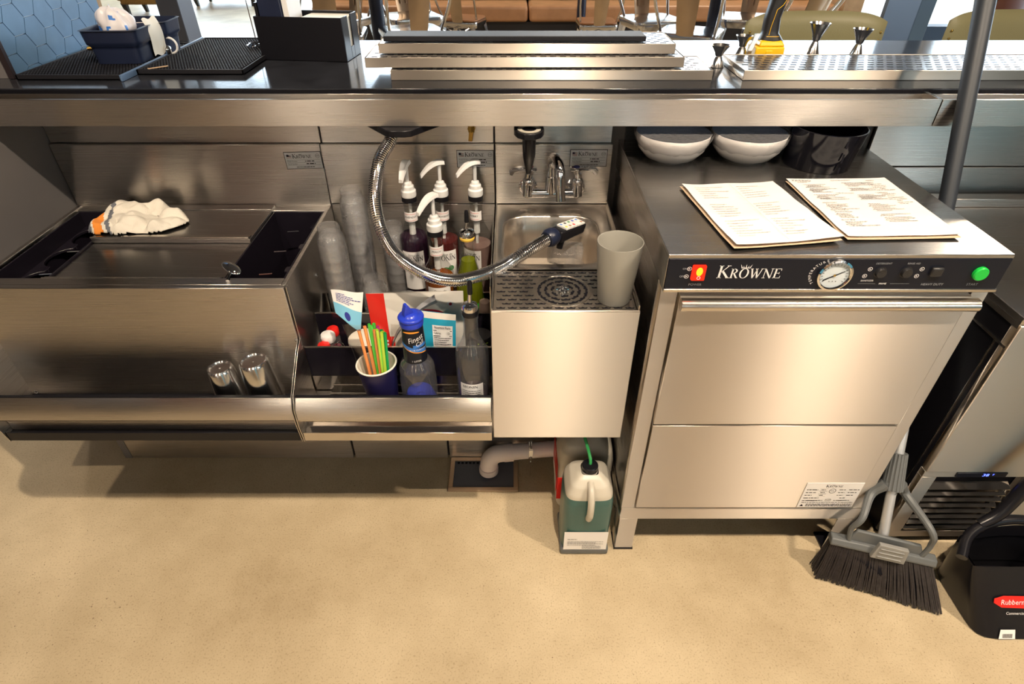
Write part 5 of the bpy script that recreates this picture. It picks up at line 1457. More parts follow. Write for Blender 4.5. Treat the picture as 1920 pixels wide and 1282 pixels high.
MB().box(RX, 1.78, RY+.004, RY+.022, .2785, .2995).box(RX, 1.058, RY+.004, RY+.022, .055, .2785).box(1.275, 1.78, RY+.004, RY+.022, .055, .2785).box(RX, 1.78, RY+.004, RY+.022, .030, .056).build('grille_frame', 'steel_flat', t, .001)
MB().box(1.057, 1.276, RY+.0195, RY+.0215, .056, .279).build('grille_back', 'ink', t)
gl = MB()
for k in range(8):
    z_ = .068+k*.0235
    gl.prism([(RY+.019,z_+.012),(RY+.001,z_+.001),(RY+.001,z_-.001),(RY+.019,z_+.010)], 'x', 1.058, 1.262)
gl.build('louvres', 'polished', t)
ds = MB().box(1.10, 1.225, RY+.001, RY+.006, .2815, .2965).build('display', 'panel_black', t, .001)
m = MB(); f = flat_xz(RY+.0004); put_text(m, '38', 1.172, .2893, .013, f, 0, sx=1.3); put_text(m, 'F', 1.190, .291, .008, f, 0)
m.build('digits', 'led_blue', ds, smooth=0)
for (x_, y_) in ((RX+.03,RY+.05),(1.7,RY+.05),(RX+.03,1.43),(1.7,1.43)): MB().cyl((x_,y_,0),(x_,y_,.022),.018,.018,14).build('foot', 'black_plastic', t)
t = thing('splash_ledge', 'raised stainless back ledge behind the cooler top at the right edge', 'ledge', (1.4,1.5,.76))
MB().box(1.03, 2.6, 1.507, 1.534, .60, .70).prism([(1.470,.7615),(1.470,.784),(1.507,.784),(1.507,.7615)], 'x', 1.03, 1.78).build('ledge', 'steel', t, .0015)

# ================================================================== BROOM
def lerp(a, b, u): return tuple(a[i]*(1-u)+b[i]*u for i in range(3))
t = thing('broom', 'grey headed angle broom with dark bristles leaning against the drink rail', 'broom', (.93,.83,0))
J = Vector((.932,.872,.150)); K_ = Vector((1.003,1.334,1.03)); dirb = (K_-J).normalized()
def onh(z): return J + dirb*((z-J.z)/dirb.z)
MB().tube([onh(.150), onh(.78)], [.0115,.0115], 20).build('pole', 'alu', t)
MB().tube([onh(.70), onh(.72), onh(1.0), onh(1.20), onh(1.45)], [.0155,.0165,.0175,.0195,.0215], 24).build('handle_grip', 'grip', t)
sk = []
n = 16
m = MB()
c0, c1_ = onh(.262), onh(.345)
pts = []
bb = MB()
for k in range(n):   # ribbed socket
    a = 2*PI*k/n
    u = dirb.cross(Vector((0,0,1))).normalized(); w_ = dirb.cross(u)
    d0 = (u*math.cos(a)+w_*math.sin(a))
    bb.tube([c0+d0*.0215, c1_+d0*.0175], .0030, 6)
bb.tube([c0, c1_], [.0225,.0185], 24)
bb.build('socket', 'grey_plastic', t)
hl, hr = Vector((.812,.884,.118)), Vector((1.046,.822,.112))
ax = (hr-hl).normalized(); upb = Vector((.04,.10,1)).normalized(); fn_ = ax.cross(upb).normalized(); upb = fn_.cross(ax)
if fn_.y > 0: fn_ = -fn_
def hp(a, f_, u): return hl + ax*a + fn_*f_ + upb*u
Lh = (hr-hl).length
b = MB()
prof = [(-.016,0),(.016,0),(.018,.006),(.012,.020),(-.010,.022),(-.018,.008)]
vs = [hp(.0, p[0], p[1]) for p in prof] + [hp(Lh, p[0], p[1]) for p in prof]
b.add(vs, [list(range(6))[::-1], [6+i for i in range(6)]] + [[i,(i+1)%6,6+(i+1)%6,6+i] for i in range(6)])
# raised web between arch feet
vs = [hp(.035,.004,.018), hp(Lh-.03,.004,.018), hp(Lh-.045,.004,.050), hp(.05,.004,.055), hp(.035,-.006,.018), hp(Lh-.03,-.006,.018), hp(Lh-.045,-.006,.050), hp(.05,-.006,.055)]
b.add(vs, [(3,2,1,0),(4,5,6,7),(0,1,5,4),(1,2,6,5),(2,3,7,6),(3,0,4,7)])
b.build('head_block', 'grey_plastic', t, .003)
# arch
ca = onh(.272)
arcl = [hp(.040,.004,.020), hp(.034,.004,.060), hp(.045,.004,.100), ca+Vector((-.045,-.005,-.030)), ca+Vector((-.018,0,.002))]
arcr = [hp(Lh-.035,.004,.018), hp(Lh-.030,.004,.060), hp(Lh-.045,.004,.105), ca+Vector((.045,-.004,-.035)), ca+Vector((.018,0,.0))]
b = MB()
for A_ in (arcl, arcr):
    s5 = spline(A_, 8)
    wd = [.006+.010*(i/len(s5))**2 for i in range(len(s5))]
    b.tube(s5, wd, 10)
b.ball(tuple(ca), .026, .018, .020, 14)
b.build('arch', 'grey_plastic', t)
cm_ = hp(Lh*.53, .018, .028)
b = MB()
vs = [hp(Lh*.53+a, f_, u) for (a, u) in ((-.038,.0),(.040,.0),(.036,.046),(-.030,.048)) for f_ in (.016, .028)]
b.add([vs[0],vs[2],vs[4],vs[6],vs[1],vs[3],vs[5],vs[7]], [(0,1,2,3),(7,6,5,4),(0,4,5,1),(1,5,6,2),(2,6,7,3),(3,7,4,0)])
for k in range(3):
    vs = [hp(Lh*.53+a, f_, u+.008+k*.013) for (a, u) in ((-.027,.0),(.029,.0),(.028,.004),(-.026,.004)) for f_ in (.027, .0305)]
    b.add([vs[0],vs[2],vs[4],vs[6],vs[1],vs[3],vs[5],vs[7]], [(0,1,2,3),(7,6,5,4),(0,4,5,1),(1,5,6,2),(2,6,7,3),(3,7,4,0)])
b.build('clamp', 'lt_grey_plastic', t, .003)
# bristles : dense strands, one part
b = MB(); r4 = random.Random(21)
for i in range(92):
    for j in range(5):
        u = (i+.5)/92 + r4.uniform(-.004,.004); w_ = (j-2)*.0055
        top = hp(Lh*(.02+.96*u), w_, .002)
        bt = Vector((.797+.278*u, .860-.098*u - (-.012 + (2-j)*.008) , 0.004)) 
        bt = Vector((.797+.276*u, .866-.104*u + w_*-1.8, .003))
        ln = r4.uniform(.0, .010); mid = top.lerp(bt, .5) + Vector((r4.uniform(-.002,.002), r4.uniform(-.003,.001), 0))
        e_ = top.lerp(bt, 1-ln/.12)
        b.tube([top, mid, e_], [.0016,.0019,.0017], 4, True)
o = b.build('bristles', 'bristle', t, 0, 60); o['kind'] = 'stuff'
m = MB()
vs = [hp(.006,-.010,.0), hp(Lh-.006,-.010,.0), Vector((1.066,.772,.012)), Vector((.803,.870,.012)), hp(.006,.010,.0), hp(Lh-.006,.010,.0), Vector((1.062,.760,.012)), Vector((.806,.858,.012))]
m.add(vs, [(3,2,1,0),(4,5,6,7),(0,1,5,4),(1,2,6,5),(2,3,7,6),(3,0,4,7)]).build('bristle_core', 'ink', t)

# ================================================================== DUSTPAN
t = thing('lobby_dustpan', 'black upright dustpan with a red badge at the lower right corner', 'dustpan', (1.24,.78,0))
b = MB()
# rounded bin, open on top towards the back
def dp(u, v):
    # u around, v up
    a = 2*PI*u
    sx, sy = .152-.030*(1-v)*1.0, .085+.012*(1-v)
    c_, s_ = math.cos(a), math.sin(a)
    ex = .35
    px = sx*(abs(c_)**ex)*(1 if c_ > 0 else -1); py = sy*(abs(s_)**ex)*(1 if s_ > 0 else -1)
    if py < 0: py *= 1.0-.90*v
    top = .165 if py > -.02 else .165
    return (1.243+px, .785+py, .004+ (.166)*v)
b.grid(dp, 64, 10)
b.grid(lambda u, v: tuple(Vector(dp(u,1))*(1-.03*v)+Vector((1.243,.785,.17))*.03*v - Vector((0,0,.004*v))), 64, 1)
b.grid(lambda u, v: tuple(Vector((1.243,.785,.17)) + (Vector(dp(u,1-v*.8))-Vector((1.243,.785,.17)))*.965), 64, 6)
b.grid(lambda u, v: tuple(Vector(dp(u,0)).lerp(Vector((1.243,.785,.004)), v)), 64, 1)
b.build('bin', 'black_plastic', t, 0, 50)
b = MB().tube(spline([(1.075,.800,.172),(1.11,.845,.190),(1.165,.87,.205),(1.24,.875,.215),(1.33,.86,.205),(1.40,.80,.172)], 8), .012, 12)
b.grid(lambda u, v: (1.09+.30*u, .845+.020*math.sin(PI*u)+.0*v, .165+v*(.030+.012*math.sin(PI*u))), 16, 2)
b.build('yoke', 'black_plastic', t)
b = MB().tube(spline([(1.145,.868,.205),(1.185,.878,.235),(1.215,.893,.30),(1.25,.905,.42),(1.31,.915,.62),(1.41,.925,.93)], 8), [.012+.004*math.sin(PI*i/40) for i in range(41)], 14)
b.build('handle', 'black_plastic', t)
lab = MB(); 
yf = .785-.085*.80
def face(a, b_): # on the sloping front of the bin, b_ = height
    v = (b_-.004)/.166
    return (a, .785-(.085+.012*(1-v))*(1-.90*v)-.0025, b_)
lab.add([face(1.150,.088), face(1.170,.077), face(1.245,.074), face(1.265,.088), face(1.245,.103), face(1.170,.104), face(1.150,.098)], [tuple(range(7))])
lo = lab.build('badge', 'red', t, smooth=0)
m = MB(); g = lambda a, b_: tuple(Vector(face(a,b_))+Vector((0,-.0006,0))); put_text(m, 'Rubbermaid', 1.207, .089, .0165, g, 0); put_text(m, 'Commercial', 1.205, .064, .0090, g, 0)
m.build('lettering', 'white_ink', lo, smooth=0)
m = MB(); m.add([face(1.172,.006), face(1.212,.006), face(1.210,.027), face(1.175,.027)], [(0,1,2,3)])
so = m.build('barcode_sticker', 'label_white', t, smooth=0)
m = MB()
for k in range(12): m.add([g(1.181+k*.002,.009), g(1.1820+k*.002,.009), g(1.1820+k*.002,.018), g(1.181+k*.002,.018)], [(0,1,2,3)])
m.build('bars', 'ink', so, smooth=0)

# ================================================================== UNDER THE SINK
def jug(name, lab, x0, x1, y0, y1, h, cap, liq, lvl, label_h, extra=None, hz=.0):
    t = thing(name, lab, 'jug', ((x0+x1)/2,(y0+y1)/2,0))
    cx_, cy_ = (x0+x1)/2, (y0+y1)/2; hx, hy = (x1-x0)/2, (y1-y0)/2
    sec = [(0,.90),(.012,1),(h*.62,1),(h*.70,.99),(h*.80,.93),(h*.88,.76),(h*.93,.50),(h*.95,.34)]
    def f(u, v):
        i = v*(len(sec)-1); k = min(int(i), len(sec)-2); fr = i-k
        z_ = sec[k][0]*(1-fr)+sec[k+1][0]*fr; s_ = sec[k][1]*(1-fr)+sec[k+1][1]*fr
        a = 2*PI*u; c_, sn = math.cos(a), math.sin(a); e = .42
        return (cx_+hx*s_*(abs(c_)**e)*(1 if c_ > 0 else -1), cy_+hy*s_*(abs(sn)**e)*(1 if sn > 0 else -1), z_)
    n_ = 40
    lvf = lvl
    def mf(u, v):
        z_ = f(u, v)[2]
        return 1 if z_ < lvf else 0
    b = MB().grid(f, 56, n_, 0, mf)
    b.grid(lambda u, v: tuple(Vector(f(u, 0)).lerp(Vector((cx_,cy_,0)), v)), 56, 1, 1)
    b.build('jug_body', ['jug', liq], t, 0, 60)
    MB().lathe([(hx*.33,h*.93),(hx*.30,h*.96),(0,h*.96)], 24, (cx_,cy_,0)).build('neck', 'jug', t)
    MB().lathe([(0,h*.955),(.0205,h*.955),(.0205,h*1.0),(.018,h*1.01),(0,h*1.01)], 28, (cx_,cy_,0)).build('cap', cap, t)
    return t, f
t, f = jug('green_chemical_jug', 'jug of dark green liquid with a black cap and hose beside the dishwasher leg', .134, .262, .918, 1.040, .295, 'black_plastic', 'jug_liq', .228, .1)
MB().tube(spline([(.198,.945,.268),(.198,.920,.262),(.198,.905,.235),(.198,.903,.195),(.198,.914,.165)], 8), .0088, 12).build('handle', 'jug', t)
m = MB(); m.grid(lambda u, v: (.1405+.115*u, .9165, .026+.078*v), 4, 2)
lo = m.build('label', 'label_white', t, smooth=0)
tx = MB(); g = flat_xz(.9158)
dash_line(tx, .150, .175, .072, .0018, g, 0, seed=1)
for k in range(4): dash_line(tx, .150, .245-.02*(k%2), .062-k*.005, .0014, g, 0, seed=k+5)
for k in range(3): dash_line(tx, .19, .24, .042-k*.005, .0014, g, 0, seed=k+15)
tx.build('lettering', 'ink_grey', lo, smooth=0)
MB().box(.133,.263,.9170,1.041,.001,.026).build('base_band', 'grey_plastic', t, .006)
t = thing('chemical_hose', 'thin translucent green hose running down into the black cap of the green jug', 'hose', (.2,1.0,.3))
MB().tube(spline([(.166,1.10,.384),(.176,1.06,.365),(.190,1.01,.335),(.198,.985,.310),(.198,.979,.290)], 8), .0042, 10).build('hose', 'tube_green', t)
t, f = jug('large_white_jug', 'large milky jug with a red label behind the green jug, under the hand sink', .130, .283, 1.060, 1.200, .285, 'white', 'jug', 0, .1)
m = MB(); m.box(.1285,.1300,1.085,1.20,.06,.17).box(.1285,.150,1.0575,1.0590,.06,.15); lo = m.build('label', 'red', t)
m = MB(); m.box(.1280,.1286,1.09,1.19,.065,.10).build('label_panel', 'label_white', lo)
t, f = jug('small_white_jug', 'milky jug standing behind the left front leg of the dishwasher', .296, .400, 1.06, 1.17, .128, 'white', 'jug', 0, .1)

t = thing('floor_sink', 'square steel floor drain set in the floor under the hand sink', 'floor drain', (-.08,1.2,0))
MB().box(-.190,.022,1.128,1.142,0,.006).box(-.190,.022,1.246,1.260,0,.006).box(-.190,-.176,1.142,1.246,0,.006).box(.008,.022,1.142,1.246,0,.006).build('frame', 'galv_warm', t, .001)
MB().box(-.178,.010,1.140,1.248,.0005,.0015).build('basin', 'post', t)
m = MB()
for k in range(9): m.box(-.168+k*.012,-.161+k*.012,1.236,1.242,.002,.003)
m.build('slots', 'ink', t)
t = thing('drain_pipe', 'white PVC drain pipe with elbow pointing down over the floor drain', 'pipe', (0,1.2,.07))
MB().tube([(.262,1.245,.080),(-.008,1.215,.078)], .0245, 24).build('pipe', 'pvc', t)
MB().tube([(.006,1.2165,.0785),(-.022,1.2135,.078)], [.0285,.0285], 24).tube(spline([(-.018,1.214,.078),(-.045,1.21,.076),(-.063,1.205,.060),(-.068,1.20,.038),(-.068,1.198,.020)], 6), .0270, 24).tube([(-.068,1.198,.034),(-.068,1.197,.014)], [.0295,.0295], 24).build('elbow', 'pvc', t)
m = MB()
for dx in (0, .006): m.tube([(.056+dx,1.222+.0265*math.cos(a),.080+.0265*math.sin(a)) for a in [2*PI*k/24 for k in range(25)]], .0022, 6)
m.box(.054,.066,1.190,1.198,.088,.112).box(.058,.0615,1.192,1.197,.0,.06)
m.build('clamp', 'chrome', t)

# ================================================================== THINGS ON THE BAR
ZT = 1.0704
def bar_mat(x0, x1, y0, y1, lab, sk=0.0):
    t = thing('bar_mat', lab, 'bar mat', ((x0+x1)/2,y0,ZT), 'rubber bar mats')
    MB().box(x0,x1,y0,y1,ZT,ZT+.004).box(x0,x0+.005,y0,y1,ZT,ZT+.0125).box(x1-.005,x1,y0,y1,ZT,ZT+.0125).box(x0,x1,y0,y0+.005,ZT,ZT+.0125).box(x0,x1,y1-.005,y1,ZT,ZT+.0125).build('tray', 'rubber', t, .001)
    m = MB(); 
    nx = int((x1-x0-.014)/.0075); ny = int((y1-y0-.014)/.0075)
    for i in range(nx):
        for j in range(ny):
            cx_, cy_ = x0+.009+i*.0075+(.0037 if j % 2 else 0), y0+.009+j*.0075
            z0_, z1_, a, b_ = ZT+.004, ZT+.0115, .0026, .0019
            m.add([(cx_-a,cy_-a,z0_),(cx_+a,cy_-a,z0_),(cx_+a,cy_+a,z0_),(cx_-a,cy_+a,z0_),(cx_-b_,cy_-b_,z1_),(cx_+b_,cy_-b_,z1_),(cx_+b_,cy_+b_,z1_),(cx_-b_,cy_+b_,z1_)], [(4,5,6,7),(0,1,5,4),(1,2,6,5),(2,3,7,6),(3,0,4,7)])
    o = m.build('rubber_nibs', 'rubber', t, smooth=0); o['kind'] = 'stuff'
bar_mat(-1.195, -.938, 1.512, 1.90, 'black nubbed rubber bar mat at the left end, under the condiment caddy')
bar_mat(-.930, -.664, 1.565, 1.975, 'black nubbed rubber bar mat next to the napkin caddy')
t = thing('glass_strip', 'narrow clear strip lying in the gap between the two bar mats', 'strip', (-.934,1.75,ZT))
MB().box(-.9372,-.9312,1.50,1.97,ZT,ZT+.0145).build('strip', 'post_blue', t, .001)

# condiment tubs with crumpled plastic bag
t = thing('condiment_tub', 'dark navy rectangular plastic tub holding a crumpled bag, on the left bar mat', 'tub', (-1.0,1.66,ZT+.012))
z0_ = ZT+.0120
def tubm(cx_, cy_, rot):
    T = Tr((cx_,cy_,z0_), rz=rot)
    b = MB()
    def f(u, v, ins=0):
        a = 2*PI*u; e = .28; c_, s_ = math.cos(a), math.sin(a)
        stp = 0 if v < .55 else .006
        sx, sy = .056+.008*v+stp-ins, .040+.006*v+stp-ins
        return (sx*(abs(c_)**e)*(1 if c_ > 0 else -1), sy*(abs(s_)**e)*(1 if s_ > 0 else -1), .078*v+ins*.2)
    b.grid(f, 48, 12, 0, None, T); b.grid(lambda u, v: f(u, .08+.92*v, .003), 48, 8, 0, None, T)
    b.grid(lambda u, v: f(u, 1, .003*v-.003*(1-v)), 48, 1, 0, None, T); b.grid(lambda u, v: tuple(Vector(f(u, .0)).lerp(Vector((0,0,0)), v)), 48, 1, 0, None, T)
    b.grid(lambda u, v: tuple(Vector(f(u, .08, .003)).lerp(Vector((0,0,.01)), v)), 48, 1, 0, None, T)
    return b
tubm(-1.005, 1.668, .05).build('tub_body', 'navy_plastic', t, 0, 50)
t = thing('condiment_tub', 'dark navy tub set behind the first tub, with a white paper between them', 'tub', (-.975,1.79,ZT+.012))
tubm(-.985, 1.785, .05).build('tub_body', 'navy_plastic', t, 0, 50)
t = thing('plastic_bag', 'crumpled white plastic bag stuffed in the dark tub on the bar mat', 'bag', (-1.0,1.67,ZT+.06))
m = MB()
def bg_(u, v):
    a = 2*PI*u; th = PI*v
    r = 1+.28*noise.noise(Vector((math.cos(a)*1.6, math.sin(a)*1.6, v*3)))+.10*noise.noise(Vector((math.cos(a)*5, math.sin(a)*5, v*8)))
    return (-1.004+.046*r*math.sin(th)*math.cos(a), 1.672+.033*r*math.sin(th)*math.sin(a), ZT+.086+.044*r*-math.cos(th))
m.grid(bg_, 48, 28, 0, lambda u, v: 1 if noise.noise(Vector((u*14, v*9, 2))) > .38 else 0)
m.build('bag_skin', ['bag_white', 'blue_print'], t, 0, 80)
t = thing('paper_wrapper', 'white paper wrapper hanging down the right side of the dark tub', 'paper', (-.94,1.70,ZT))
MB().sheet(lambda u, v: (-.945+.012*u+.012*math.sin(v*3)*(1-v), 1.69+.045*u+.01*v, ZT+.104-.088*v+.003*math.sin(u*9)), 8, 14, (-.0008,0,0)).build('wrapper', 'cream', t)
t = thing('steel_ring', 'small chrome ball and white ring hooked on the side of the rear tub', 'ring', (-.915,1.72,ZT+.012))
MB().ball((-.932,1.745,ZT+.0235),.0115,None,None,16).build('ball', 'chrome', t)
MB().tube([(-.924+.0185*math.cos(a),1.752,ZT+.032+.019*math.sin(a)) for a in [2*PI*k/24 for k in range(25)]], .003, 8).build('loop', 'white', t)
t = thing('lighter_torch', 'dark blue cylinder with a brass tip lying on the mat left of the tub', 'torch', (-1.13,1.72,ZT+.012))
MB().tube([(-1.118,1.735,ZT+.0300),(-1.070,1.752,ZT+.0300)], .017, 20).build('barrel', 'flag_blue', t, .002)
MB().tube([(-1.136,1.728,ZT+.0290),(-1.118,1.735,ZT+.0290)], [.005,.007], 12).build('tip', 'brass', t)
t = thing('wood_pick', 'short flat wooden stir stick lying on the front of the right bar mat', 'stir stick', (-.885,1.58,ZT+.0125))
MB().box(-.024,.024,-.004,.004,0,.0016, T=Tr((-.884,1.585,ZT+.0126), rz=.72)).build('stick', 'wood_pale', t, .0005)
t = thing('ticket_spindle', 'wire spindle stand with a ring base on the bar mat beside the napkin caddy', 'spindle', (-.73,1.86,ZT+.012))
m = MB()
for r_, z_ in ((.027,.0145),(.021,.0185)): m.tube([(-.728+r_*math.cos(a),1.855+r_*math.sin(a),ZT+z_) for a in [2*PI*k/32 for k in range(33)]], .0016, 8)
m.tube([(-.728,1.828,ZT+.0145),(-.728,1.882,ZT+.0145)], .0015, 8)
m.build('base_ring', 'chrome', t); MB().tube([(-.728,1.855,ZT+.0145),(-.733,1.857,ZT+.17)], .0014, 8).build('spike', 'chrome', t)

# black napkin caddy
t = thing('napkin_caddy', 'black plastic napkin caddy on the bar beside the rubber mats', 'bar caddy', (-.54,1.77,ZT))
m = MB(); CA = Tr((-.549,1.775,ZT), rz=-.12); wl, wd_, hh_ = .119, .058, .105
def cb(x0,x1,y0,y1,z0,z1): m.box(x0,x1,y0,y1,z0,z1,0,CA)
cb(-wl,wl,-wd_,-wd_+.003,0,hh_); cb(-wl,wl,wd_-.003,wd_,0,hh_); cb(-wl,-wl+.003,-wd_+.003,wd_-.003,0,hh_); cb(-wl,wl,-wd_,wd_,0,.003)
cb(-.01,-.007,-wd_+.003,wd_-.003,.003,hh_-.01); cb(wl-.003,wl,-wd_+.003,-.012,0,hh_); cb(wl-.003,wl,.012,wd_-.003,0,hh_); cb(wl-.003,wl,-.012,.012,0,.03)
m.build('caddy_body', 'black_plastic', t, .0012)
def unit(name, lab, cat, x0,x1,y0,y1,z0,z1,mm,bev=.001):
    o = MB().box(x0,x1,y0,y1,z0,z1,0,CA).build(name, mm, None, bev, off=(-.549,1.775,ZT+z0)); tag(o, lab, cat); return o
unit('napkin_stack', 'stack of white cocktail napkins in the right half of the black caddy', 'napkins', -.006,wl-.005,-wd_+.005,wd_-.005,.0035,.099,'cream')
unit('stirrer_bundle', 'dark bundle of black straws standing in the left half of the black caddy', 'straws', -.105,-.040,-.050,.02,.0035,.185,'navy_plastic',.004)
unit('napkin_pack', 'upright white napkin pack beside the black straw bundle in the caddy', 'napkins', -.037,-.022,-.050,.030,.0035,.150,'label_white')
unit('straw_box', 'short dark box of straws at the left end of the caddy', 'straws', -wl+.005,-.107,-.050,.045,.0035,.135,'black_plastic')

# drip trays
def drip_tray(x0, x1, y0, y1, z, lab, rot=0, grp='stacked drip trays'):
    cx_, cy_ = (x0+x1)/2, (y0+y1)/2
    t = thing('drip_tray', lab, 'drip tray', (cx_,cy_,z), grp)
    T = Tr((cx_,cy_,0), rz=rot) @ Matrix.Translation((-cx_,-cy_,0)); h = .0225
    m = MB().box(x0,x1,y0,y0+.0015,z,z+h,0,T).box(x0,x1,y1-.0015,y1,z,z+h,0,T).box(x0,x0+.0015,y0,y1,z,z+h,0,T).box(x1-.0015,x1,y0,y1,z,z+h,0,T).box(x0,x1,y0,y1,z,z+.0015,0,T)
    m.build('pan', 'steel_flat', t, .0006)
    g_ = MB().box(x0+.002,x1-.002,y0+.002,y1-.002,z+h-.003,z+h-.0012,0,T).build('perforated_plate', 'steel_top', t)
    m = MB(); n_ = 0
    ny = 7
    for j in range(ny):
        yy = y0+.016+(y1-y0-.032)*j/(ny-1)
        i = 0; xx = x0+.014+(.012 if j % 2 else 0)
        while xx < x1-.018:
            m.add([tuple(T @ Vector(p)) for p in ((xx,yy-.003,z+h-.0009),(xx+.015,yy-.003,z+h-.0009),(xx+.015,yy+.003,z+h-.0009),(xx,yy+.003,z+h-.0009))], [(0,1,2,3)])
            xx += .024
    m.build('slots', 'ink', g_, smooth=0)
drip_tray(-.290, .486, 1.512, 1.672, ZT+.0002, 'long stainless drip tray, bottom of the stack in the middle of the bar')
drip_tray(-.352, .418, 1.532, 1.690, ZT+.0245, 'long stainless drip tray, middle of the stack on the bar', .010)
drip_tray(-.322, .400, 1.565, 1.722, ZT+.0485, 'long stainless drip tray, top of the stack on the bar', -.006)
t = thing('rubber_rail_mat', 'long black rubber rail mat lying on top of the stacked drip trays', 'bar mat', (0,1.63,ZT+.071))
MB().box(-.312,.330,1.585,1.66,ZT+.0715,ZT+.0835).build('mat', 'rubber', t, .002)
drip_tray(.560, 2.30, 1.512, 1.690, ZT+.0002, 'very long perforated drip tray on the right half of the bar', 0, 'single drip tray')

def jig(x, y, h, r1, r2, lab, z=ZT):
    t = thing('jigger', lab, 'jigger', (x,y,z), 'jiggers on the bar')
    w_ = .0075
    MB().lathe([(r2-.001,.002),(r2,0),(r2+.0005,.001),(w_+.002,h*.45),(w_,h*.48),(w_+.002,h*.52),(r1*.5,h*.68),(r1,h),(r1-.0012,h+.0006),(r1*.5-.0012,h*.69),(.003,h*.56),(0,h*.56)], 32, (x,y,z)).build('double_cone', 'tin', t, 0, 40)
jig(.537, 1.652, .052, .0245, .017, 'steel jigger leftmost, in front of the drip tray corner')
jig(.633, 1.765, .054, .022, .019, 'steel jigger half behind the drip tray, beside the cordless drill')
jig(.829, 1.765, .084, .0265, .022, 'tallest steel jigger, behind the long drip tray right of the drill')
jig(.949, 1.765, .070, .0255, .021, 'rightmost steel jigger behind the long drip tray')
t = thing('bar_knife', 'small clear handled bar blade leaning beside the drill battery', 'bar tool', (.652,1.735,ZT))
MB().taper((.640,1.738,ZT+.001), .006,.0012, (.660,1.745,ZT+.062), .007,.0012).build('blade', 'chrome', t, .001)

# cordless drill standing on its battery
t = thing('cordless_drill', 'yellow and black cordless drill standing on its battery behind the drip tray', 'drill', (.70,1.77,ZT))
m = MB()
m.taper((.702,1.775,ZT), .040,.036, (.702,1.775,ZT+.030), .039,.035)
m.build('battery', 'tool_yellow', t, .004)
m = MB().taper((.706,1.775,ZT+.030), .036,.032, (.704,1.775,ZT+.044), .028,.026); m.build('battery_latch', 'tool_yellow', t, .004)
MB().box(.690,.708,1.7385,1.743,ZT+.010,ZT+.022).build('release_button', 'tool_yellow', t, .002)
m = MB(); prof = [(ZT+.028,.712,.036,.028),(ZT+.042,.708,.033,.026),(ZT+.060,.703,.022,.020),(ZT+.095,.700,.020,.020),(ZT+.140,.706,.0205,.021),(ZT+.175,.712,.024,.023),(ZT+.215,.712,.032,.028)]
def dh(u, v):
    i = v*(len(prof)-1); k = min(int(i), len(prof)-2); f_ = i-k
    z_, x_, a_, b_ = [prof[k][q]*(1-f_)+prof[k+1][q]*f_ for q in range(4)]
    an = 2*PI*u; c_, s_ = math.cos(an), math.sin(an); e = .7
    return (x_+a_*(abs(c_)**e)*(1 if c_ > 0 else -1), 1.775+b_*(abs(s_)**e)*(1 if s_ > 0 else -1), z_)
m.grid(dh, 32, 24).build('handle', 'dark_metal', t, 0, 60)
m = MB()
pp = [dh(.70,.30), dh(.72,.42), dh(.74,.58), dh(.80,.62), dh(.84,.66), dh(.86,.80)]
m.tube([tuple(Vector(p)+Vector((0,-.0008,0))) for p in pp], .0008, 6).tube([tuple(Vector(dh(.66+.03*k,.27))+Vector((0,-.0008,0))) for k in range(7)], .0008, 6)
m.build('yellow_piping', 'tool_yellow', t)
m = MB().tube([(.655,1.775,ZT+.235),(.79,1.775,ZT+.245)], [.034,.036], 24).tube([(.655,1.775,ZT+.235),(.615,1.775,ZT+.233),(.59,1.775,ZT+.231)], [.026,.022,.014], 20)
m.build('motor_housing', 'tool_yellow', t, 0, 40)

# ================================================================== DINING ROOM BEYOND THE BAR
def bar_stool(x, y, lab):
    t = thing('upholstered_stool', lab, 'bar stool', (x,y,0), 'olive upholstered stools behind the bar')
    def f(u, v, side):
        xx = (u-.5)*.50; edge = (1-abs(2*u-1)**6)**.5; ev = (1-abs(2*v-1)**6)**.5
        th_ = .026*edge*ev
        return (x+xx, y+.035*(1-(2*u-1)**2)*1.0+side*th_, .80+.30*v*1.0 + (0 if v < .5 else -.03*abs(2*u-1)**5))
    m = MB().grid(lambda u, v: f(u, v, 1), 30, 14).grid(lambda u, v: f(u, v, -1), 30, 14)
    m.build('backrest', 'olive_leather', t, 0, 80)
    m = MB()
    for sx in (-1, 1):
        for k in range(9): m.ball((x+sx*.232, y-.018+.008, .83+k*.026), .005, .003, .005, 8)
    m.build('nail_heads', 'brass', t)
    MB().box(x-.23,x+.23,y+.02,y+.46,.68,.76).build('seat', 'olive_leather', t, .03, seg=3)
    for (a, b_) in ((-.2,.03),(.2,.03),(-.2,.43),(.2,.43)): MB().taper((x+a*1.08,y+b_,0), .016,.016, (x+a,y+b_,.68), .022,.022).build('leg', 'wood', t, .002)
    MB().tube([(x-.2,y+.43,.25),(x+.2,y+.43,.25)], .012, 10).build('foot_rest', 'wood', t)
    for sx in (-1, 1): MB().box(x+sx*.19-.015,x+sx*.19+.015,y+.03,y+.06,.68,.86).build('back_support', 'wood', t)
bar_stool(1.080, 2.33, 'olive upholstered stool back with rounded corner, behind the bar left of the blue post')
bar_stool(1.815, 2.36, 'olive upholstered stool back with brass nail heads, behind the bar at the right edge')

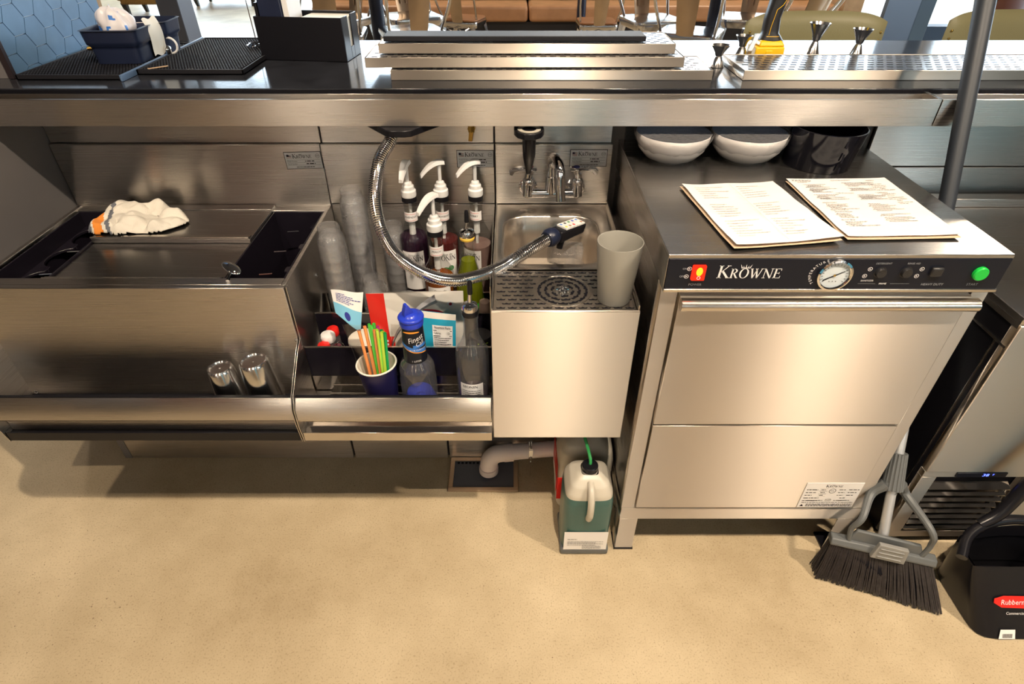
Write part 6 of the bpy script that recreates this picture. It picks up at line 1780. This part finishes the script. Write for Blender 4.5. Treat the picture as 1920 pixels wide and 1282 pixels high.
def post(x0,x1,y0,y1,lab, m1, m2, nm='steel_post'):
    t = thing(nm, lab, 'post', ((x0+x1)/2,y0,0))
    MB().box(x0,x1,y0,y1,.02,3.699).build('shaft', m1, t, .003); MB().box(x0-.03,x1+.03,y0-.03,y1+.03,0,.02).build('base_plate', m2, t)
post(-1.375,-1.29,2.60,2.72,'square slate grey steel post behind the bar, left of the napkin caddy','post','post')
post(1.600,1.66,2.62,2.85,'square blue grey post behind the bar, right of the first olive stool','post_blue','post')
t = thing('partition', 'low blue grey partition between the blue post and the right olive stool', 'partition', (1.9,3.0,0))
MB().box(1.70,2.05,2.95,3.02,0,.955).build('panel', 'post_blue', t, .003); MB().box(1.69,1.80,2.93,3.04,0,1.2).build('end_post', 'toe', t, .003)

# metal chairs
def metal_chair(wood=False, lift=0.0):
    t = thing('metal_stool' if lift else 'metal_chair', 'x', 'bar stool' if lift else 'chair', (0,0,0))
    mm = 'galv'
    # seat with rounded corners, front towards +y, back side at -y
    def rr_(hw, hd, r, z, n=6):
        out = []
        for (cx_, cy_, a0) in ((hw-r,hd-r,0),(-hw+r,hd-r,PI/2),(-hw+r,-hd+r,PI),(hw-r,-hd+r,1.5*PI)):
            for k in range(n+1): a = a0+PI/2*k/n; out.append((cx_+r*math.cos(a), cy_+r*math.sin(a), z))
        return out
    hw, hd = .185, .180
    L0, L1, L2, L3 = rr_(hw-.012,hd-.012,.055,.452), rr_(hw,hd,.06,.448), rr_(hw+.004,hd+.004,.06,.43), rr_(hw-.01,hd-.01,.06,.395)
    m = MB(); n_ = len(L0)
    b0 = len(m.v)
    for L_ in (L0,L1,L2,L3): m.v += [Vector(p) for p in L_]
    m.f.append(list(range(n_))); m.m.append(0)
    for q in range(3):
        for k in range(n_): m.f.append([q*n_+(k+1)%n_, q*n_+k, (q+1)*n_+k, (q+1)*n_+(k+1)%n_]); m.m.append(0)
    m.build('seat', mm, t, 0, 50)
    if wood:
        L_ = rr_(hw-.008,hd-.008,.06,.454); m = MB(); m.prism([(p[0],p[1]) for p in L_], 'z', .4525, .468); m.build('seat_pad', 'wood', t, .003)
    for sx in (-1, 1):
        for sy in (-1, 1):
            m = MB()
            top = (sx*(hw-.025), sy*(hd-.025), .43); bot = (sx*(hw+.045), sy*(hd+.055), 0)
            v = []
            for (p, a) in ((top,.055),(((top[0]*.6+bot[0]*.4),(top[1]*.6+bot[1]*.4),.27),.030),(bot,.016)):
                v += [(p[0]-sx*a*.9,p[1]-sy*.004,p[2]),(p[0]+sx*.006,p[1]+sy*.006,p[2]),(p[0]-sx*.004,p[1]-sy*a*.9,p[2])]
            m.add(v, [(0,1,4,3),(1,2,5,4),(3,4,7,6),(4,5,8,7),(2,0,3,5),(5,3,6,8)])
            m.build('leg', mm, t, 0, 30)
    m = MB()
    for s in (-1, 1):
        m.tube(spline([(s*.12,-hd-.004,.40),(s*.06,-hd-.012,.375),(0,-hd-.014,.405)], 5), .006, 6)
    m.build('apron_arch', mm, t)
    m = MB(); m.tube([(-.17,-.17,.18),(.17,.17,.16)], .008, 8).tube([(.17,-.17,.18),(-.17,.17,.16)], .008, 8); m.build('cross_brace', mm, t)
    m = MB()   # tapered splat
    m.grid(lambda u, v: ((u-.5)*(.105+.05*v), -hd+.004-.11*v-.012*math.sin(PI*u), .445+.37*v), 8, 6); m.grid(lambda u, v: ((u-.5)*(.105+.05*v), -hd+.007-.11*v-.012*math.sin(PI*u), .445+.37*v), 8, 6)
    m.tube([(-.02,-hd-.012,.50),(-.028,-hd-.11,.80)], .004, 6).tube([(.02,-hd-.012,.50),(.028,-hd-.11,.80)], .004, 6)
    m.build('splat', 'galv_warm', t, 0, 50)
    m = MB().tube(spline([(-.165,-.10,.445),(-.195,-.23,.64),(-.185,-.29,.80),(-.10,-.325,.84),(0,-.33,.845),(.10,-.325,.84),(.185,-.29,.80),(.195,-.23,.64),(.165,-.10,.445)], 6), .0095, 10)
    m.build('back_frame', mm, t)
    if lift:
        for o in t.children:
            for v in o.data.vertices:
                z_ = v.co.z
                v.co.z = z_ + lift if z_ > .44 or o.name.split('.')[0] != 'leg' else z_*(.43+lift)/.43
    return t
protos = {0: metal_chair(False, .295), 1: metal_chair(True)}
spots = [(-.63,4.17,.40,0,'shiny metal stool nearest the left end of the stacked trays'), (-.70,4.72,-2.7,0,'metal stool facing the bar just behind the shiny stool left of the trays'),
 (-1.10,4.10,.1,0,'metal stool nearest the napkin caddy, left of the dark table column'), (-1.20,4.66,2.7,0,'metal stool facing the bar behind the one next to the napkin caddy'),
 (.98,4.60,-2.9,0,'metal stool facing the bar, left of the right dark table column'), (1.13,4.12,-.45,0,'large shiny metal stool just left of the right dark table column'),
 (1.66,4.66,2.8,0,'metal stool facing the bar behind the cordless drill'), (1.70,4.12,.35,0,'shiny metal stool seen just left of the cordless drill handle'),
 (-.46,6.50,-.3,1,'metal chair with a wooden seat near the tan bench, left of centre'), (.82,6.33,.03,1,'metal chair with a wooden seat standing alone in front of the tan bench'),
 (-2.02,6.50,2.7,1,'metal chair with a wooden seat at the far left of the tan bench'), (2.85,6.5,.5,1,'metal chair with a wooden seat left of the first olive stool')]
used = {0: False, 1: False}
for (x, y, rz, wd, lab) in spots:
    o = protos[wd] if not used[wd] else copy_tree(protos[wd])
    used[wd] = True
    o.location = (x, y, 0); o.rotation_euler = (0, 0, rz); o['label'] = lab; o['category'] = 'chair' if wd else 'bar stool'; o['group'] = 'metal chairs' if wd else 'tall metal stools'
def table(x, y, lab, w_=.42, r=.055, br=.20):
    t = thing('pedestal_table', lab, 'table', (x,y,0), 'pedestal tables in the dining room')
    MB().lathe([(0,0),(br,0),(br,.012),(.05,.03),(0,.03)], 32, (x,y,0)).build('base', 'dark_metal', t); MB().cyl((x,y,.02),(x,y,1.03),r).build('column', 'navy_plastic', t)
    MB().box(x-w_,x+w_,y-w_,y+w_,1.03,1.065).build('table_top', 'wood', t, .004)
table(-.885, 4.40, 'high table on a thick dark column in the gap left of the stacked trays', .34, .046)
table(1.345, 4.38, 'high table on a thick dark column right of the large shiny metal stool', .34, .046)
table(-1.05, 6.55, 'table with a dark column near the bench at the left', .30, .045)
table(.72, 6.82, 'table with a dark column behind the lone chair with wooden seat', .20, .045)

def bench(segs, y, lab, m1, gm, x0, x1):
    t = thing('banquette', lab, 'bench', ((x0+x1)/2,y,0))
    MB().box(x0+.02,x1-.02,y+.05,y+.62,0,.34).build('base', 'toe', t)
    for (a, b_) in segs: MB().box(a+.006,b_-.006,y,y+.58,.342,.495).build('seat_cushion', m1, t, .035, seg=4)
    m = MB(); n_ = int((x1-x0)/.30); w_ = (x1-x0)/n_
    for k in range(n_):
        a = x0+k*w_
        m.grid(lambda u, v: (a+w_*u, y+.56-.035*math.sin(PI*u)**.5+.04*v, .49+.62*v), 8, 4)
    m.build('back_cushion', gm, t, 0, 60); MB().box(x0,x1,y+.62,y+.72,0,1.14).build('back_frame', 'toe', t)
bench([(-2.1,-.62),(-.62,.185),(.185,1.9),(1.9,3.46)], 7.0, 'long tan leather banquette with olive channelled back along the dining room', 'bench', 'bench_green', -2.1, 3.46)
t = thing('bench_end', 'pale wooden end block with a black foot at the right end of the tan banquette', 'end panel', (3.6,7.2,0))
MB().box(3.48,3.68,7.0,7.7,.40,1.14).build('block', 'wood_pale', t, .003); MB().box(3.49,3.67,7.01,7.69,0,.40).build('foot', 'toe', t)
bench([(4.75,6.6)], 6.0, 'dark brown leather banquette far right behind the olive stool', 'bench_dark', 'bench_dark', 4.75, 6.6)
# wet floor sign
t = thing('wet_floor_sign', 'yellow folding wet floor sign standing on the far floor right of the bench', 'sign', (5.75,9.7,0))
def sg(y0_, y1_, n_):
    m = MB(); 
    v = [(5.55,y0_,0),(5.62,y0_,0),(5.66,y0_,.12),(5.84,y0_,.12),(5.88,y0_,0),(5.95,y0_,0),(5.86,(y0_+y1_)/2*1+0,.62),(5.64,(y0_+y1_)/2,.62)]
    return m
for s in (-1, 1):
    f = lambda a, b_: (5.75+a, 9.7+s*.20*(1-b_/.62), b_)
    g = lambda a, b_: (5.75+a, 9.7+s*.20*(1-b_/.62)+s*.012, b_)
    pl = [(-.15,0),(-.08,0),(-.05,.10),(.05,.10),(.08,0),(.15,0),(.10,.62),(-.10,.62)]
    m = MB(); n_ = len(pl); m.add([f(*p) for p in pl]+[g(*p) for p in pl], [list(range(n_)), [n_+i for i in range(n_)][::-1]]+[[i,(i+1)%n_,n_+(i+1)%n_,n_+i] for i in range(n_)])
    o = m.build('sign_panel', 'yellow', t, smooth=0)
    if s < 0:
        m = MB(); h = lambda a, b_: tuple(Vector(f(a,b_))+Vector((0,-.004,0))); m.add([h(-.06,.16),h(.06,.16),h(.05,.28),h(-.05,.28)], [(0,1,2,3)], 1); h2 = lambda a, b_: tuple(Vector(f(a,b_))+Vector((0,-.006,0)))
        put_text(m, 'CAUTION', 0, .48, .045, h2, 0); put_text(m, 'WET FLOOR', 0, .40, .035, h2, 0)
        for k in range(4): dash_line(m, -.045, .045, .26-.025*k, .008, h2, 0, seed=k)
        m.build('lettering', ['ink', 'label_white'], o, smooth=0)
# furniture far left
t = thing('wood_side_table', 'pale wooden tapered table leg and top at the far left of the dining room', 'side table', (-5.9,9.4,0))
MB().taper((-5.98,9.45,0), .13,.13, (-6.02,9.45,.42), .17,.17).build('leg_block', 'wood_pale', t, .005); MB().box(-6.4,-5.6,9.1,9.8,.42,.47).build('table_top', 'wood_pale', t, .005)
def lounge(x, y, lab, mm, fm, w_=.34, z0_=.16):
    t = thing('lounge_chair', lab, 'armchair', (x,y,0), 'lounge chairs by the windows')
    MB().box(x-w_,x+w_,y-.30,y+.30,z0_,z0_+.28).build('seat', mm, t, .03, seg=3); MB().box(x-w_,x+w_,y+.25,y+.36,z0_+.2,z0_+.72).build('backrest', mm, t, .03)
    for sx in (-1, 1):
        MB().box(x+sx*w_-.04,x+sx*w_+.04,y-.30,y+.32,z0_+.05,z0_+.45).build('armrest', mm, t, .02)
        for sy in (-1, 1): MB().taper((x+sx*(w_-.06),y+sy*.25,0), .02,.02, (x+sx*(w_-.03),y+sy*.25,z0_+.02), .035,.035).build('leg', fm, t)
lounge(-5.25, 9.9, 'woven brown lounge chair on dark legs at the upper left', 'wicker', 'dark_metal')
lounge(-4.55, 10.95, 'dark brown armchair by the windows right of the slate post', 'bench_dark', 'dark_metal', .50, .14)
lounge(4.9, 10.6, 'dark armchair near the far windows behind the wet floor sign', 'post', 'dark_metal', .5, .12)
